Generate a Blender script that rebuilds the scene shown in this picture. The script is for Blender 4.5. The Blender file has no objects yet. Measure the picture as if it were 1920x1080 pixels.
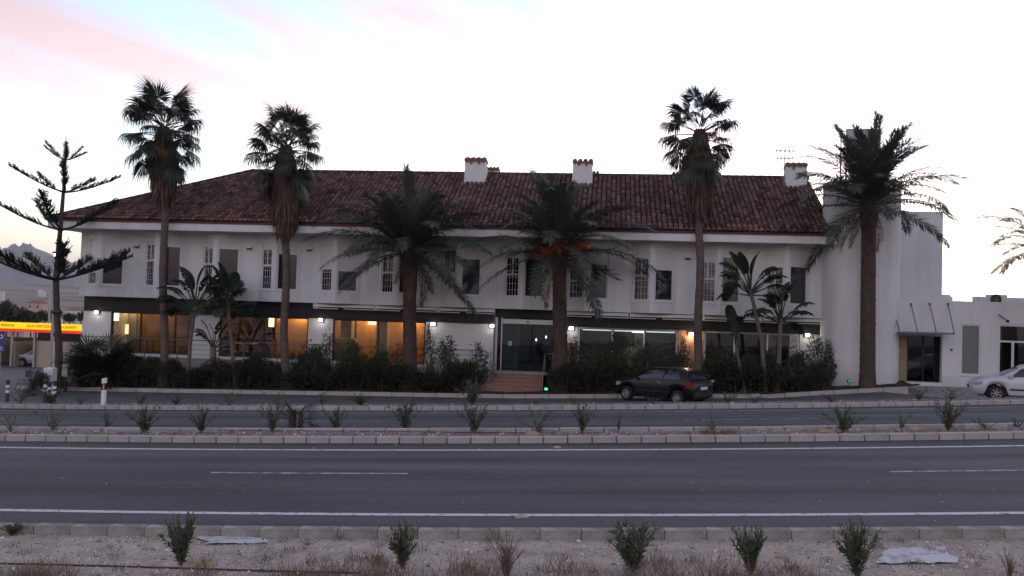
import bpy, math, random
import numpy as np
from mathutils import Vector, Matrix, Euler
R = math.radians
rnd = random.Random(7)
nrg = np.random.default_rng(11)
S = bpy.context.scene
COL = S.collection

# ------------------------------------------------------------------ camera
ZC = 2.7
YAW, PITCH, ROLL, FPX = .1133, .0265, .0309, 1600.0
_f = Vector((-math.sin(YAW)*math.cos(PITCH), math.cos(YAW)*math.cos(PITCH), math.sin(PITCH)))
_r0 = Vector((math.cos(YAW), math.sin(YAW), 0)); _u0 = _r0.cross(_f)
_r = _r0*math.cos(ROLL) + _u0*math.sin(ROLL); _u = _r.cross(_f)
camd = bpy.data.cameras.new('camera'); cam = bpy.data.objects.new('camera', camd); COL.objects.link(cam)
camd.sensor_width = 36; camd.lens = 36*FPX/1920; camd.clip_end = 60000; camd.clip_start = .1
mw = Matrix((( _r.x,_u.x,-_f.x,0),(_r.y,_u.y,-_f.y,0),(_r.z,_u.z,-_f.z,ZC),(0,0,0,1)))
cam.matrix_world = mw; S.camera = cam
def at(px, py, Y):
    "point of the place on the vertical plane Y that the photograph shows at px, py"
    d = _r*((px-960)/FPX) + _u*(-(py-540)/FPX) + _f
    return Vector((d.x*Y/d.y, Y, ZC + d.z*Y/d.y))

# ------------------------------------------------------------------ sky, sun, exposure
SUN_EL, SUN_AZ = R(-1.0), R(24)         # just set, beyond the right wing
EXPO = 4.52; K = 2.0**-EXPO              # dusk exposure; lamps are given in units of the exposed picture
CLOUD_OFF = (9, 4, 4)
W = bpy.data.worlds.new('World'); S.world = W; W.use_nodes = True
nt = W.node_tree; nt.nodes.clear(); N = nt.nodes; L = nt.links
def nd(t, **k):
    n = N.new(t)
    for a, v in k.items(): setattr(n, a, v)
    return n
def mth(op, a, b=None, c=None):
    n = nd('ShaderNodeMath', operation=op)
    for i, v in enumerate((a, b, c)):
        if v is None: continue
        if isinstance(v, (int, float)): n.inputs[i].default_value = v
        else: L.new(v, n.inputs[i])
    return n.outputs[0]
sky = nd('ShaderNodeTexSky', sky_type='NISHITA', sun_disc=False, sun_elevation=SUN_EL, sun_rotation=SUN_AZ,
         altitude=150, air_density=.86, dust_density=.45, ozone_density=1.6)
bg = nd('ShaderNodeBackground'); bg.inputs[1].default_value = .15
tc = nd('ShaderNodeTexCoord'); sp = nd('ShaderNodeSeparateXYZ'); L.new(tc.outputs['Generated'], sp.inputs[0])
def dot3(v):
    n = nd('ShaderNodeVectorMath', operation='DOT_PRODUCT'); L.new(tc.outputs['Generated'], n.inputs[0]); n.inputs[1].default_value = v; return n.outputs['Value']
# streaks drawn out along one direction across the sky
_t = Vector((.90, .30, -.32)).normalized(); _b = _t.cross(Vector((-.4, .87, .25))).normalized(); _n = _t.cross(_b)
cb = nd('ShaderNodeCombineXYZ')
for i_, (v_, k_) in enumerate(((_t, 2.0), (_b, 11.0), (_n, 2.6))): L.new(mth('MULTIPLY', dot3(v_), k_), cb.inputs[i_])
mp = nd('ShaderNodeMapping'); L.new(cb.outputs[0], mp.inputs[0]); mp.inputs['Location'].default_value = CLOUD_OFF
nz = nd('ShaderNodeTexNoise'); nz.inputs['Scale'].default_value = 1.0; nz.inputs['Detail'].default_value = 7; nz.inputs['Roughness'].default_value = .56; nz.inputs['Distortion'].default_value = .6
L.new(mp.outputs[0], nz.inputs['Vector'])
rp = nd('ShaderNodeValToRGB'); rp.color_ramp.elements[0].position = .40; rp.color_ramp.elements[1].position = .57
L.new(nz.outputs[0], rp.inputs[0])
upf = nd('ShaderNodeMapRange'); upf.inputs[1].default_value = .12; upf.inputs[2].default_value = .24; L.new(sp.outputs[2], upf.inputs[0])
cf = mth('MULTIPLY', mth('MULTIPLY', rp.outputs[0], upf.outputs[0]), .85)
# thin veil of air near the horizon washes the colour out, alike all round
vl = nd('ShaderNodeMapRange'); vl.inputs[1].default_value = .0; vl.inputs[2].default_value = .22; vl.inputs[3].default_value = .80; vl.inputs[4].default_value = .12; L.new(sp.outputs[2], vl.inputs[0])
bwn = nd('ShaderNodeRGBToBW'); L.new(sky.outputs[0], bwn.inputs[0])
vc = nd('ShaderNodeMixRGB', blend_type='MULTIPLY'); vc.inputs[0].default_value = 1; L.new(bwn.outputs[0], vc.inputs[1]); vc.inputs[2].default_value = (.98, .98, .97, 1)
vm_ = nd('ShaderNodeMixRGB'); L.new(vl.outputs[0], vm_.inputs[0]); L.new(sky.outputs[0], vm_.inputs[1]); L.new(vc.outputs[0], vm_.inputs[2])
SKYC = vm_.outputs[0]
# thin cloud lit from below by the sunset: takes the sky's own light, redder and a little brighter
cl = nd('ShaderNodeMixRGB', blend_type='MULTIPLY'); cl.inputs[0].default_value = 1
L.new(SKYC, cl.inputs[1]); cl.inputs[2].default_value = (1.30, .72, .55, 1)
mx = nd('ShaderNodeMixRGB'); L.new(cf, mx.inputs[0]); L.new(SKYC, mx.inputs[1]); L.new(cl.outputs[0], mx.inputs[2])
L.new(mx.outputs[0], bg.inputs[0])
wo = nd('ShaderNodeOutputWorld'); L.new(bg.outputs[0], wo.inputs[0])

sund = bpy.data.lights.new('sun', 'SUN'); sund.energy = .01; sund.angle = R(12); sund.color = (1, .72, .5)
sun = bpy.data.objects.new('sun', sund); COL.objects.link(sun)
sd = Vector((math.sin(SUN_AZ)*math.cos(SUN_EL), math.cos(SUN_AZ)*math.cos(SUN_EL), math.sin(SUN_EL)))
sun.rotation_euler = sd.to_track_quat('Z', 'Y').to_euler(); sun.location = (40, 80, 30)
vs = S.view_settings; S.display_settings.display_device = 'sRGB'
vs.view_transform = 'Standard'; vs.look = 'None'; vs.gamma = 1; vs.use_curve_mapping = False; vs.exposure = EXPO
cy_ = S.cycles
cy_.max_bounces = 8; cy_.diffuse_bounces = 3; cy_.glossy_bounces = 3; cy_.transmission_bounces = 4; cy_.transparent_max_bounces = 16
cy_.caustics_reflective = False; cy_.caustics_refractive = False; cy_.sample_clamp_indirect = 4.0
cy_.use_denoising = True

# ------------------------------------------------------------------ helpers
def tag(o, label=None, cat=None, group=None, kind=None):
    for k, v in (('label', label), ('category', cat), ('group', group), ('kind', kind)):
        if v: o[k] = v
    return o
def empty(name, loc=(0, 0, 0), rz=0, parent=None):
    o = bpy.data.objects.new(name, None); COL.objects.link(o)
    o.location = loc; o.rotation_euler = (0, 0, rz); o.empty_display_size = .2
    if parent: o.parent = parent
    return o
def link(name, me, parent=None, loc=None, rot=None, scale=None):
    o = bpy.data.objects.new(name, me); COL.objects.link(o)
    if parent: o.parent = parent
    if loc is not None: o.location = loc
    if rot is not None: o.rotation_euler = rot
    if scale is not None: o.scale = scale if hasattr(scale, '__len__') else (scale,)*3
    return o
def npmesh(name, V, Fq=None, Ft=None, mat=None, smooth=False, tint=None):
    "mesh from numpy arrays of quads and triangles; tint = one value per vertex"
    V = np.asarray(V, np.float32); me = bpy.data.meshes.new(name)
    fq = np.zeros((0, 4), np.int32) if Fq is None else np.asarray(Fq, np.int32).reshape(-1, 4)
    ft = np.zeros((0, 3), np.int32) if Ft is None else np.asarray(Ft, np.int32).reshape(-1, 3)
    nq, ntr = len(fq), len(ft)
    me.vertices.add(len(V)); me.vertices.foreach_set('co', V.ravel())
    me.loops.add(nq*4 + ntr*3); me.loops.foreach_set('vertex_index', np.concatenate([fq.ravel(), ft.ravel()]))
    me.polygons.add(nq + ntr)
    st = np.concatenate([np.arange(nq)*4, nq*4 + np.arange(ntr)*3]).astype(np.int32)
    me.polygons.foreach_set('loop_start', st)
    if smooth: me.polygons.foreach_set('use_smooth', np.ones(nq + ntr, bool))
    if tint is not None:
        at_ = me.attributes.new('tint', 'FLOAT', 'POINT'); at_.data.foreach_set('value', np.asarray(tint, np.float32))
    me.update(calc_edges=True); me.validate()
    if mat: me.materials.append(mat)
    return me
class MB:
    "collects shapes of ONE part"
    def __init__(s): s.v = []; s.f = []
    def add(s, vs, fs):
        b = len(s.v); s.v += [tuple(p) for p in vs]; s.f += [tuple(i + b for i in f) for f in fs]; return s
    def box(s, x0, x1, y0, y1, z0, z1):
        return s.add([(x0,y0,z0),(x1,y0,z0),(x1,y1,z0),(x0,y1,z0),(x0,y0,z1),(x1,y0,z1),(x1,y1,z1),(x0,y1,z1)],
                     [(3,2,1,0),(4,5,6,7),(0,1,5,4),(1,2,6,5),(2,3,7,6),(3,0,4,7)])
    def obox(s, o, a, b, c):
        "box from corner o along the three edge vectors a, b, c"
        o, a, b, c = map(Vector, (o, a, b, c))
        return s.add([o, o+a, o+a+b, o+b, o+c, o+a+c, o+a+b+c, o+b+c],
                     [(3,2,1,0),(4,5,6,7),(0,1,5,4),(1,2,6,5),(2,3,7,6),(3,0,4,7)])
    def bbox(s, x0, x1, y0, y1, z0, z1, b=.01):
        "box with chamfered upright and top edges"
        def ring(i, z): return [(x0+i+b,y0+i,z),(x1-i-b,y0+i,z),(x1-i,y0+i+b,z),(x1-i,y1-i-b,z),(x1-i-b,y1-i,z),(x0+i+b,y1-i,z),(x0+i,y1-i-b,z),(x0+i,y0+i+b,z)]
        vs = ring(0, z0) + ring(0, z1-b) + ring(b, z1); fs = [tuple(range(7, -1, -1)), tuple(range(16, 24))]
        for r_ in (0, 8):
            for i in range(8): j = (i+1) % 8; fs.append((r_+i, r_+j, r_+8+j, r_+8+i))
        return s.add(vs, fs)
    def quad(s, *p): return s.add(p, [tuple(range(len(p)))])
    def tube(s, path, rad, n=8, cap=True):
        path = [Vector(p) for p in path]; k = len(path)
        rad = rad if hasattr(rad, '__len__') else [rad]*k
        vs = []; fs = []; ref = None
        for i, p in enumerate(path):
            t = (path[min(i+1, k-1)] - path[max(i-1, 0)]).normalized()
            if ref is None:
                ref = Vector((1, 0, 0)) if abs(t.x) < .8 else Vector((0, 1, 0))
            ref = (ref - t*ref.dot(t)).normalized(); bn = t.cross(ref)
            for j in range(n):
                a = 2*math.pi*j/n; vs.append(p + (ref*math.cos(a) + bn*math.sin(a))*rad[i])
        for i in range(k-1):
            for j in range(n):
                q = (j+1) % n; fs.append((i*n+j, i*n+q, (i+1)*n+q, (i+1)*n+j))
        if cap: fs += [tuple(range(n-1, -1, -1)), tuple(range((k-1)*n, k*n))]
        return s.add(vs, fs)
    def prism(s, poly, z0, z1):
        n = len(poly); vs = [(x, y, z0) for x, y in poly] + [(x, y, z1) for x, y in poly]
        fs = [tuple(range(n-1, -1, -1)), tuple(range(n, 2*n))] + [(i, (i+1) % n, n+(i+1) % n, n+i) for i in range(n)]
        return s.add(vs, fs)
    def mesh(s, name, mat=None, smooth=False):
        me = bpy.data.meshes.new(name); me.from_pydata(s.v, [], s.f); me.update()
        if smooth:
            me.polygons.foreach_set('use_smooth', np.ones(len(me.polygons), bool))
        if mat: me.materials.append(mat)
        return me
    def build(s, name, mat, parent=None, smooth=False, loc=None, rz=None):
        return link(name, s.mesh(name, mat, smooth), parent, loc, None if rz is None else (0, 0, rz))
def autosmooth(o, ang=40):
    me = o.data
    me.polygons.foreach_set('use_smooth', np.ones(len(me.polygons), bool))
    try: me.set_sharp_from_angle(angle=R(ang))
    except Exception: pass

# ------------------------------------------------------------------ materials
M = {}
def mat(key, col, rough=.7, var=.0, vscale=3.0, bump=0.0, bscale=40.0, metal=0.0, spec=.5, tint=0.0, col2=None, stretch=None, emit=None, estr=0.0, alpha_trans=0, objrand=0.0, detail=5, contrast=None, sub=None):
    m = bpy.data.materials.new(key); m.use_nodes = True; t = m.node_tree; n, l = t.nodes, t.links
    b = n['Principled BSDF']; b.inputs['Roughness'].default_value = rough; b.inputs['Metallic'].default_value = metal
    b.inputs['Specular IOR Level'].default_value = spec
    c = (*col, 1); b.inputs['Base Color'].default_value = c
    tcn = n.new('ShaderNodeTexCoord'); vec = tcn.outputs['Object']
    if stretch:
        mpn = n.new('ShaderNodeMapping'); mpn.inputs['Scale'].default_value = stretch; l.new(vec, mpn.inputs[0]); vec = mpn.outputs[0]
    out = None
    if var or col2:
        z = n.new('ShaderNodeTexNoise'); z.inputs['Scale'].default_value = vscale; z.inputs['Detail'].default_value = detail; z.inputs['Roughness'].default_value = .6
        l.new(vec, z.inputs['Vector'])
        r_ = n.new('ShaderNodeValToRGB'); lo, hi = contrast or (.3, .7)
        r_.color_ramp.elements[0].position = lo; r_.color_ramp.elements[1].position = hi
        a = col2 or tuple(x*(1-var) for x in col); bb = col if col2 else tuple(min(1, x*(1+var)) for x in col)
        r_.color_ramp.elements[0].color = (*a, 1); r_.color_ramp.elements[1].color = (*bb, 1)
        l.new(z.outputs[0], r_.inputs[0]); out = r_.outputs[0]
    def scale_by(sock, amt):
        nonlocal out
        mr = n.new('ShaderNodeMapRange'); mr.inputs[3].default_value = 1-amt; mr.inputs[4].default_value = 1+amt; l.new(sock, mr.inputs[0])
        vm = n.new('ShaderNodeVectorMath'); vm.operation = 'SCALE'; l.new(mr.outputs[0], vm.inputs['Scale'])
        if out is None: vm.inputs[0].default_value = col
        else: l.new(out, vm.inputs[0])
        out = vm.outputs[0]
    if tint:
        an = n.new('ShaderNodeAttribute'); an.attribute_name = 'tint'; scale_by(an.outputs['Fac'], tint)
    if objrand:
        oi = n.new('ShaderNodeObjectInfo'); scale_by(oi.outputs['Random'], objrand)
    if out is not None: l.new(out, b.inputs['Base Color'])
    if bump:
        z2 = n.new('ShaderNodeTexNoise'); z2.inputs['Scale'].default_value = bscale; z2.inputs['Detail'].default_value = 6; l.new(vec, z2.inputs['Vector'])
        bn = n.new('ShaderNodeBump'); bn.inputs['Strength'].default_value = bump; bn.inputs['Distance'].default_value = .02
        l.new(z2.outputs[0], bn.inputs['Height']); l.new(bn.outputs[0], b.inputs['Normal'])
    if emit: b.inputs['Emission Color'].default_value = (*emit, 1); b.inputs['Emission Strength'].default_value = estr*K
    if sub:
        # leaves let some light through
        tr = n.new('ShaderNodeBsdfTranslucent'); ms = n.new('ShaderNodeMixShader'); ms.inputs[0].default_value = sub
        if out is not None: l.new(out, tr.inputs[0])
        else: tr.inputs[0].default_value = c
        l.new(b.outputs[0], ms.inputs[1]); l.new(tr.outputs[0], ms.inputs[2]); l.new(ms.outputs[0], n['Material Output'].inputs[0])
    M[key] = m; return m
def glass_mat(key, tint=(.75, .8, .8), refl=1.0, rough=.01):
    m = bpy.data.materials.new(key); m.use_nodes = True; t = m.node_tree; n, l = t.nodes, t.links; n.clear()
    tr = n.new('ShaderNodeBsdfTransparent'); tr.inputs[0].default_value = (*tint, 1)
    gl = n.new('ShaderNodeBsdfGlossy'); gl.inputs['Roughness'].default_value = rough; gl.inputs[0].default_value = (refl, refl, refl, 1)
    fr = n.new('ShaderNodeFresnel'); fr.inputs[0].default_value = 1.75
    ms = n.new('ShaderNodeMixShader'); l.new(fr.outputs[0], ms.inputs[0]); l.new(tr.outputs[0], ms.inputs[1]); l.new(gl.outputs[0], ms.inputs[2])
    o = n.new('ShaderNodeOutputMaterial'); l.new(ms.outputs[0], o.inputs[0]); M[key] = m; return m

mat('plaster', (.82, .82, .82), .85, col2=(.70, .70, .70), vscale=.9, bump=.12, bscale=60, stretch=(1.6, 1.6, .35), contrast=(.25, .55))
mat('plaster_low', (.76, .76, .75), .9, var=.10, vscale=1.2, bump=.2, bscale=40)
mat('white_brick', (.78, .78, .78), .85, var=.05, vscale=2, bump=.4, bscale=9, stretch=(.6, .6, 7))
mat('white_frame', (.78, .78, .78), .4)
mat('trim', (.79, .79, .79), .7, var=.04, vscale=2)
mat('black_panel', (.012, .012, .014), .55)
mat('dark_frame', (.02, .02, .022), .5)
mat('dark_glass', (.03, .03, .036), .04, spec=.9)
mat('curtain', (.68, .72, .70), .9, var=.12, vscale=1.5, stretch=(14, 14, .5))
mat('tile', (.235, .135, .108), .9, var=0, col2=(.085, .056, .048), vscale=8.0, bump=.3, bscale=30, tint=.6, contrast=(.36, .62))
mat('tile_under', (.022, .014, .012), .95, var=.3, vscale=4)
mat('red_trim', (.10, .022, .02), .6, var=.15, vscale=2)
mat('asphalt', (.098, .099, .102), .8, col2=(.066, .067, .071), vscale=.55, bump=.5, bscale=130, detail=9, stretch=(.12, 1.5, 1), contrast=(.40, .60), tint=.42)
mat('asphalt_old', (.098, .097, .098), .85, var=.22, vscale=.8, bump=.35, bscale=110, detail=8)
mat('paint', (.66, .66, .64), .7, var=.0, col2=(.24, .24, .24), vscale=11, contrast=(.34, .46), bump=.2, bscale=120)
mat('paint_worn', (.50, .50, .50), .75, var=.0, col2=(.12, .12, .12), vscale=6, contrast=(.38, .6))
mat('kerb', (.46, .42, .39), .9, var=.16, vscale=2.2, bump=.3, bscale=50, objrand=.10)
mat('kerb_back', (.40, .39, .355), .95, var=0, col2=(.17, .155, .12), vscale=3.0, bump=.5, bscale=30, objrand=.10, contrast=(.34, .6))
mat('gravel', (.54, .455, .38), .95, col2=(.34, .28, .225), vscale=2.6, bump=1.0, bscale=60, detail=11, contrast=(.33, .60))
mat('pebble', (.56, .51, .47), .9, tint=.6)
mat('soil', (.19, .15, .13), .95, var=.35, vscale=2.5, bump=.8, bscale=30, detail=9)
mat('dark_soil', (.035, .026, .022), .95, var=.3, vscale=4, bump=.6, bscale=30)
mat('field', (.30, .215, .165), .95, var=0, col2=(.10, .10, .065), vscale=.009, contrast=(.44, .56), stretch=(.35, 1.6, 1))
mat('rock_hill', (.20, .18, .16), .95, var=.25, vscale=.003)
mat('concrete', (.33, .32, .31), .9, var=.15, vscale=1.5, bump=.2, bscale=30)
mat('terracotta_step', (.33, .185, .145), .7, var=.14, vscale=3)
mat('metal', (.45, .46, .48), .35, metal=.9)
mat('galv', (.40, .41, .43), .5, metal=.6, var=.1, vscale=3)
mat('rail', (.18, .18, .19), .4, metal=.7)
mat('rod', (.16, .17, .21), .4, metal=.7)
mat('black', (.008, .008, .009), .5)
mat('rubber', (.012, .012, .012), .85)
mat('wood_wall', (.50, .27, .11), .6, var=.10, vscale=1.0, stretch=(6, 6, .4))
mat('dark_wood', (.09, .05, .03), .5)
mat('beige', (.52, .43, .32), .9, var=.06, vscale=.8)
mat('brick', (.42, .24, .16), .9, var=.2, vscale=3, bump=.4, bscale=14)
mat('inside_floor', (.16, .11, .075), .35)
mat('inside_dark', (.05, .055, .055), .8)
mat('inside_pale', (.45, .46, .44), .8)
glass_mat('glass', (.80, .80, .78), .9)
glass_mat('glass_teal', (.58, .68, .68), .9)
glass_mat('glass_car', (.10, .12, .13), 1.0)
# foliage
mat('leaf_hedge', (.040, .048, .019), .55, tint=.85, sub=.25)
mat('leaf_bush', (.045, .062, .030), .55, tint=.6, sub=.25)
mat('leaf_oleander', (.085, .115, .065), .5, tint=.5, sub=.25)
mat('leaf_verge', (.105, .135, .075), .5, tint=.55, sub=.25)
mat('leaf_dry', (.20, .135, .085), .8, tint=.4, sub=.2)
mat('grass_dry', (.21, .155, .105), .9, tint=.5, sub=.2)
mat('leaf_date', (.074, .088, .062), .45, tint=.45, sub=.2)
mat('leaf_fan', (.034, .046, .028), .45, tint=.45, sub=.2)
mat('leaf_strel', (.040, .064, .034), .35, tint=.4, sub=.25)
mat('leaf_arau', (.022, .034, .020), .6, tint=.5, sub=.1)
mat('skirt', (.135, .085, .060), .9, tint=.6, sub=.1)
mat('trunk_grey', (.13, .10, .085), .95, var=.25, vscale=2.0, bump=.7, bscale=12, stretch=(1, 1, 3))
mat('trunk_date', (.085, .058, .046), .95, var=.35, vscale=5, bump=.6, bscale=20)
mat('bark', (.085, .06, .05), .95, var=.3, vscale=5, bump=.6, bscale=20)
mat('stem', (.16, .12, .09), .8, var=.2, vscale=4)
mat('petiole', (.10, .11, .05), .6)
mat('fruit', (.50, .115, .03), .6, tint=.4)

# ================================================================== terrain, roads, kerbs
def Yc(X):
    c = max(-34., min(34., X)); y = .053*c + .0042*c*c
    return y + (X-c)*(.053 + .0084*c)
def Zs(X):
    c = max(-34., min(34., X)); return .045*c + (X-c)*.012
def pl(tab):
    xs = [a for a, _ in tab]; ys = [b for _, b in tab]
    return lambda x: float(np.interp(x, xs, ys))
zbed = pl([(-70, -2.0), (-27, -1.58), (-21, -1.43), (-4, -1.0), (7, -.52), (10.5, -.16), (13, .06), (22, .22), (60, .6)])
ROADZ = pl([(-30, 1.3), (-2, 1.15), (3, .75), (6.5, .06), (10.43, -.03), (10.58, -.04), (17.65, .044), (17.8, .10), (19.4, .07), (19.55, -.05), (26.1, -.245), (26.25, -.10), (27.4, -.14), (27.5, -.34)])
def road_pt(X, v, dz=0): return (X, v + Yc(X), ROADZ(v) + Zs(X) + dz)
YH = 37.3                                   # kerb line of the planted bed
def serv_pt(X, t, dz=0):
    "t runs from 0 at the planted strip to 1 at the kerb of the bed"
    y0 = 27.4 + Yc(X); z0 = ROADZ(27.5) + Zs(X)
    y1 = max(YH, y0 + 7); z1 = zbed(X) - .14 - .36*min(1, max(0, (X-11.5)/2.5))
    k = t*t*(3-2*t)*.5 + t*.5
    return (X, y0 + (y1-y0)*t, z0 + (z1-z0)*k + dz)
def strip(name, fn, us, X0, X1, step, m, parent=None, dz=0, wob=0):
    xs = np.arange(X0, X1 + step*.5, step); vs = []; fs = []; k = len(us)
    for x in xs:
        for u in us: vs.append(fn(float(x), u, dz))
    for i in range(len(xs)-1):
        for j in range(k-1): a = i*k+j; fs.append((a, a+k, a+k+1, a+1))
    b = MB(); b.v = vs; b.f = fs
    return b.build(name, m, parent)
def lin(a, b, n): return [a + (b-a)*i/n for i in range(n+1)]

def G(x, y):
    r = math.hypot(x, y)
    near = Zs(x) - .9 - .045*max(0, min(y-30, 65))
    if r < 90: return near - .3
    far = float(np.interp(r, [90, 400, 1600, 2300, 3600, 5000, 14000], [-4.6, -16, -13, -1, 44, 30, -10]))
    w = min(1, (r-90)/120); un = math.sin(x*.004+1.3)*math.cos(y*.0031)*min(7, max(0, (r-300)*.006))
    return (near-.3)*(1-w) + (far + un)*w
rr = list(np.geomspace(6, 14000, 74)); na = 144; vs = [(0, 0, -.4)]; fs = []
for r_ in rr:
    for k in range(na):
        a = 2*math.pi*k/na; x, y = r_*math.sin(a), r_*math.cos(a); vs.append((x, y, G(x, y)))
for k in range(na): fs.append((0, 1+(k+1) % na, 1+k))
for i in range(len(rr)-1):
    for k in range(na):
        q = (k+1) % na; a = 1+i*na; fs.append((a+k, a+q, a+na+q, a+na+k))
b = MB(); b.v = vs; b.f = fs; g_ = b.build('ground', M['field']); tag(g_, kind='structure'); autosmooth(g_, 60)

XA, XB = -64, 44
verge = strip('verge', road_pt, lin(-30, 3, 6)+lin(3.5, 10.44, 24), XA, XB, 1.0, M['gravel']); tag(verge, kind='structure')
def wear(o, k, xs, vs_, tracks):
    "wheel paths, oil drip lines and worn edges as one tone value per point"
    n = len(o.data.vertices); nx = n//k; t = np.zeros((nx, k)); v = np.array(vs_)[None]; X = np.linspace(XA, XB, nx)[:, None]
    for tr in tracks: t += .30*np.exp(-((v-tr-.12*np.sin(X*.11))/.28)**2)*(.75+.35*np.sin(X*.35+tr))
    for tr in (sum(tracks[:2])/2, sum(tracks[2:])/2): t -= .42*np.exp(-((v-tr)/.22)**2)*(.7+.3*np.sin(X*.5+tr*3))
    t += .10*np.sin(X*.9+v*2)*np.sin(X*.23-v) + nrg.normal(0, .04, t.shape)
    a = o.data.attributes.new('tint', 'FLOAT', 'POINT'); a.data.foreach_set('value', np.clip(.45+t, 0, 1).astype(np.float32).ravel())
near_us = lin(10.50, 17.72, 60)
near_road = strip('near_road', road_pt, near_us, XA, XB, .5, M['asphalt']); wear(near_road, 61, 0, near_us, (12.3, 13.8, 15.2, 16.4)); tag(near_road, kind='structure')
median = strip('median_strip', road_pt, lin(17.74, 19.46, 5), XA, XB, .5, M['soil']); tag(median, kind='structure')
far_us = lin(19.5, 26.16, 40)
far_road = strip('far_road', road_pt, far_us, XA, XB, .5, M['asphalt']); wear(far_road, 41, 0, far_us, (20.8, 22.2, 23.6, 25.0)); tag(far_road, kind='structure')
pstrip = strip('planted_strip', road_pt, [26.18, 26.3, 26.8, 27.38, 27.41, 27.5], XA, XB, .5, M['soil']); tag(pstrip, kind='structure')
service_road = strip('service_road', serv_pt, lin(0, 1, 10), XA, XB, .5, M['asphalt_old']); tag(service_road, kind='structure')
# markings, 4 mm above the asphalt
for v in (11.62, 16.80): strip('edge_line', road_pt, [v, v+.13], XA, XB, .5, M['paint'], near_road, .005)
for v in (20.1, 25.62): strip('edge_line', road_pt, [v, v+.13], XA, XB, .5, M['paint_worn'], far_road, .005)
for k in range(-4, 4): strip('lane_dash', road_pt, [14.47, 14.57], -6.85+k*11.55, -3.33+k*11.55, .44, M['paint_worn'], near_road, .005)
for k in range(-4, 4): strip('lane_dash', road_pt, [22.9, 23.0], -9.5+k*11.55, -6.0+k*11.55, .44, M['paint_worn'], far_road, .005)
# parking bay lines, slanting across the service road
for k in range(9):
    x0 = -23 + k*3.0
    if -9 < x0 < 30:
        pass
    b = MB()
    for i in range(8):
        t0, t1 = .52+.40*i/8, .52+.40*(i+1)/8; sx = lambda t: x0 + (t-.52)/.40*2.8
        b.quad(serv_pt(sx(t0), t0, .006), serv_pt(sx(t0)+.11, t0, .006), serv_pt(sx(t1)+.11, t1, .006), serv_pt(sx(t1), t1, .006))
    b.build('bay_line', M['paint_worn'], service_road)

def kerb_row(name, v, w, h, top_dz, ln, X0, X1, m, gap=.022, fn=None, bev=.012):
    "row of kerb stones, each a piece of its own, on a mortar bed"
    root = empty(name); tag(root, kind='structure')
    b = MB(); b.bbox(-(ln-gap)/2, (ln-gap)/2, 0, w, -h, 0, bev); me = b.mesh('kerb_stone', m)
    X = X0; mb_ = MB(); prev = None
    while X < X1:
        p = Vector(fn(X)); q = Vector(fn(X+.05)); t = (q-p).normalized()
        yaw = math.atan2(t.y, t.x); pit = -math.asin(t.z)
        o = link('kerb_stone', me, root, p + Vector((0, rnd.uniform(-.004, .004), rnd.uniform(-.005, .004))), (0, pit, yaw))
        if prev is not None:
            e0, e1 = prev
            mb_.add([e0+Vector((0,.035,-h)), p+Vector((0,.035,-h)), p+Vector((0,w-.035,-h)), e0+Vector((0,w-.035,-h)),
                     e0+Vector((0,.035,-.03)), p+Vector((0,.035,-.03)), p+Vector((0,w-.035,-.03)), e0+Vector((0,w-.035,-.03))],
                    [(3,2,1,0),(4,5,6,7),(0,1,5,4),(1,2,6,5),(2,3,7,6),(3,0,4,7)])
        prev = (p, q); X += ln*math.cos(yaw)
    mb_.build('mortar_bed', M['soil'], root)
    return root
kerb_row('near_kerb', 10.44, .15, .30, .08, .5, -10.0, 8.2, M['kerb_back'], gap=.007, bev=.005, fn=lambda X: (X, 10.44+Yc(X), .082+Zs(X)))
kerb_row('median_kerb', 17.65, .14, .30, .19, .5, -15.5, 11.5, M['kerb'], fn=lambda X: (X, 17.65+Yc(X), .190+Zs(X)))
kerb_row('median_back_kerb', 19.42, .12, .30, .12, 1.0, -17.5, 13, M['kerb'], fn=lambda X: (X, 19.42+Yc(X), .125+Zs(X)))
kerb_row('far_kerb', 26.1, .14, .34, -.08, .5, -23, 16.5, M['kerb'], fn=lambda X: (X, 26.1+Yc(X), -.078+Zs(X)))
kerb_row('bed_kerb', YH, .15, .40, 0, 1.0, -27, 13.0, M['kerb'], fn=lambda X: (X, YH-.02, zbed(X)+.03))

# planted bed in front of the hotel, terrace behind it
def bed_pt(X, y, dz=0): return (X, y, zbed(X) + (.02 if y < YH+.3 else .06) + .05*math.sin(X*2.1+y*3) + dz)
bed = strip('planting_bed', bed_pt, [YH+.08, YH+.3, 38.1, 38.9, 39.45], -27, 12.9, .5, M['dark_soil']); tag(bed, kind='structure')
b = MB()
for xa, xb in ((-26.4, -5.35), (-2.7, 9.7)): b.box(xa, xb, 39.32, 40.6, -2.2, -.16)
tag(b.build('terrace', M['concrete']), kind='structure')
# paved apron before the right wing
def apron(X, t, dz=0):
    a = Vector(serv_pt(X, 1, 0)); return (X, a.y + (40.6-a.y)*t, a.z + (zbed(X)+.05-a.z)*t + dz)
tag(strip('apron', apron, lin(-.02, 1, 6), 9.4, XB, .5, M['concrete'], dz=.004), kind='structure')
# yard of the car wash, falling away to the left
def yard(X, t, dz=0):
    a = Vector(serv_pt(X, 1, 0)); y = a.y + (84-a.y)*t; return (X, y, float(np.interp(y, [a.y, 66, 84], [a.z, -3.25, -3.6])) + dz)
tag(strip('forecourt', yard, lin(-.01, 1, 14), XA, -27.02, 1.0, M['asphalt_old'], dz=.002), kind='structure')

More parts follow.
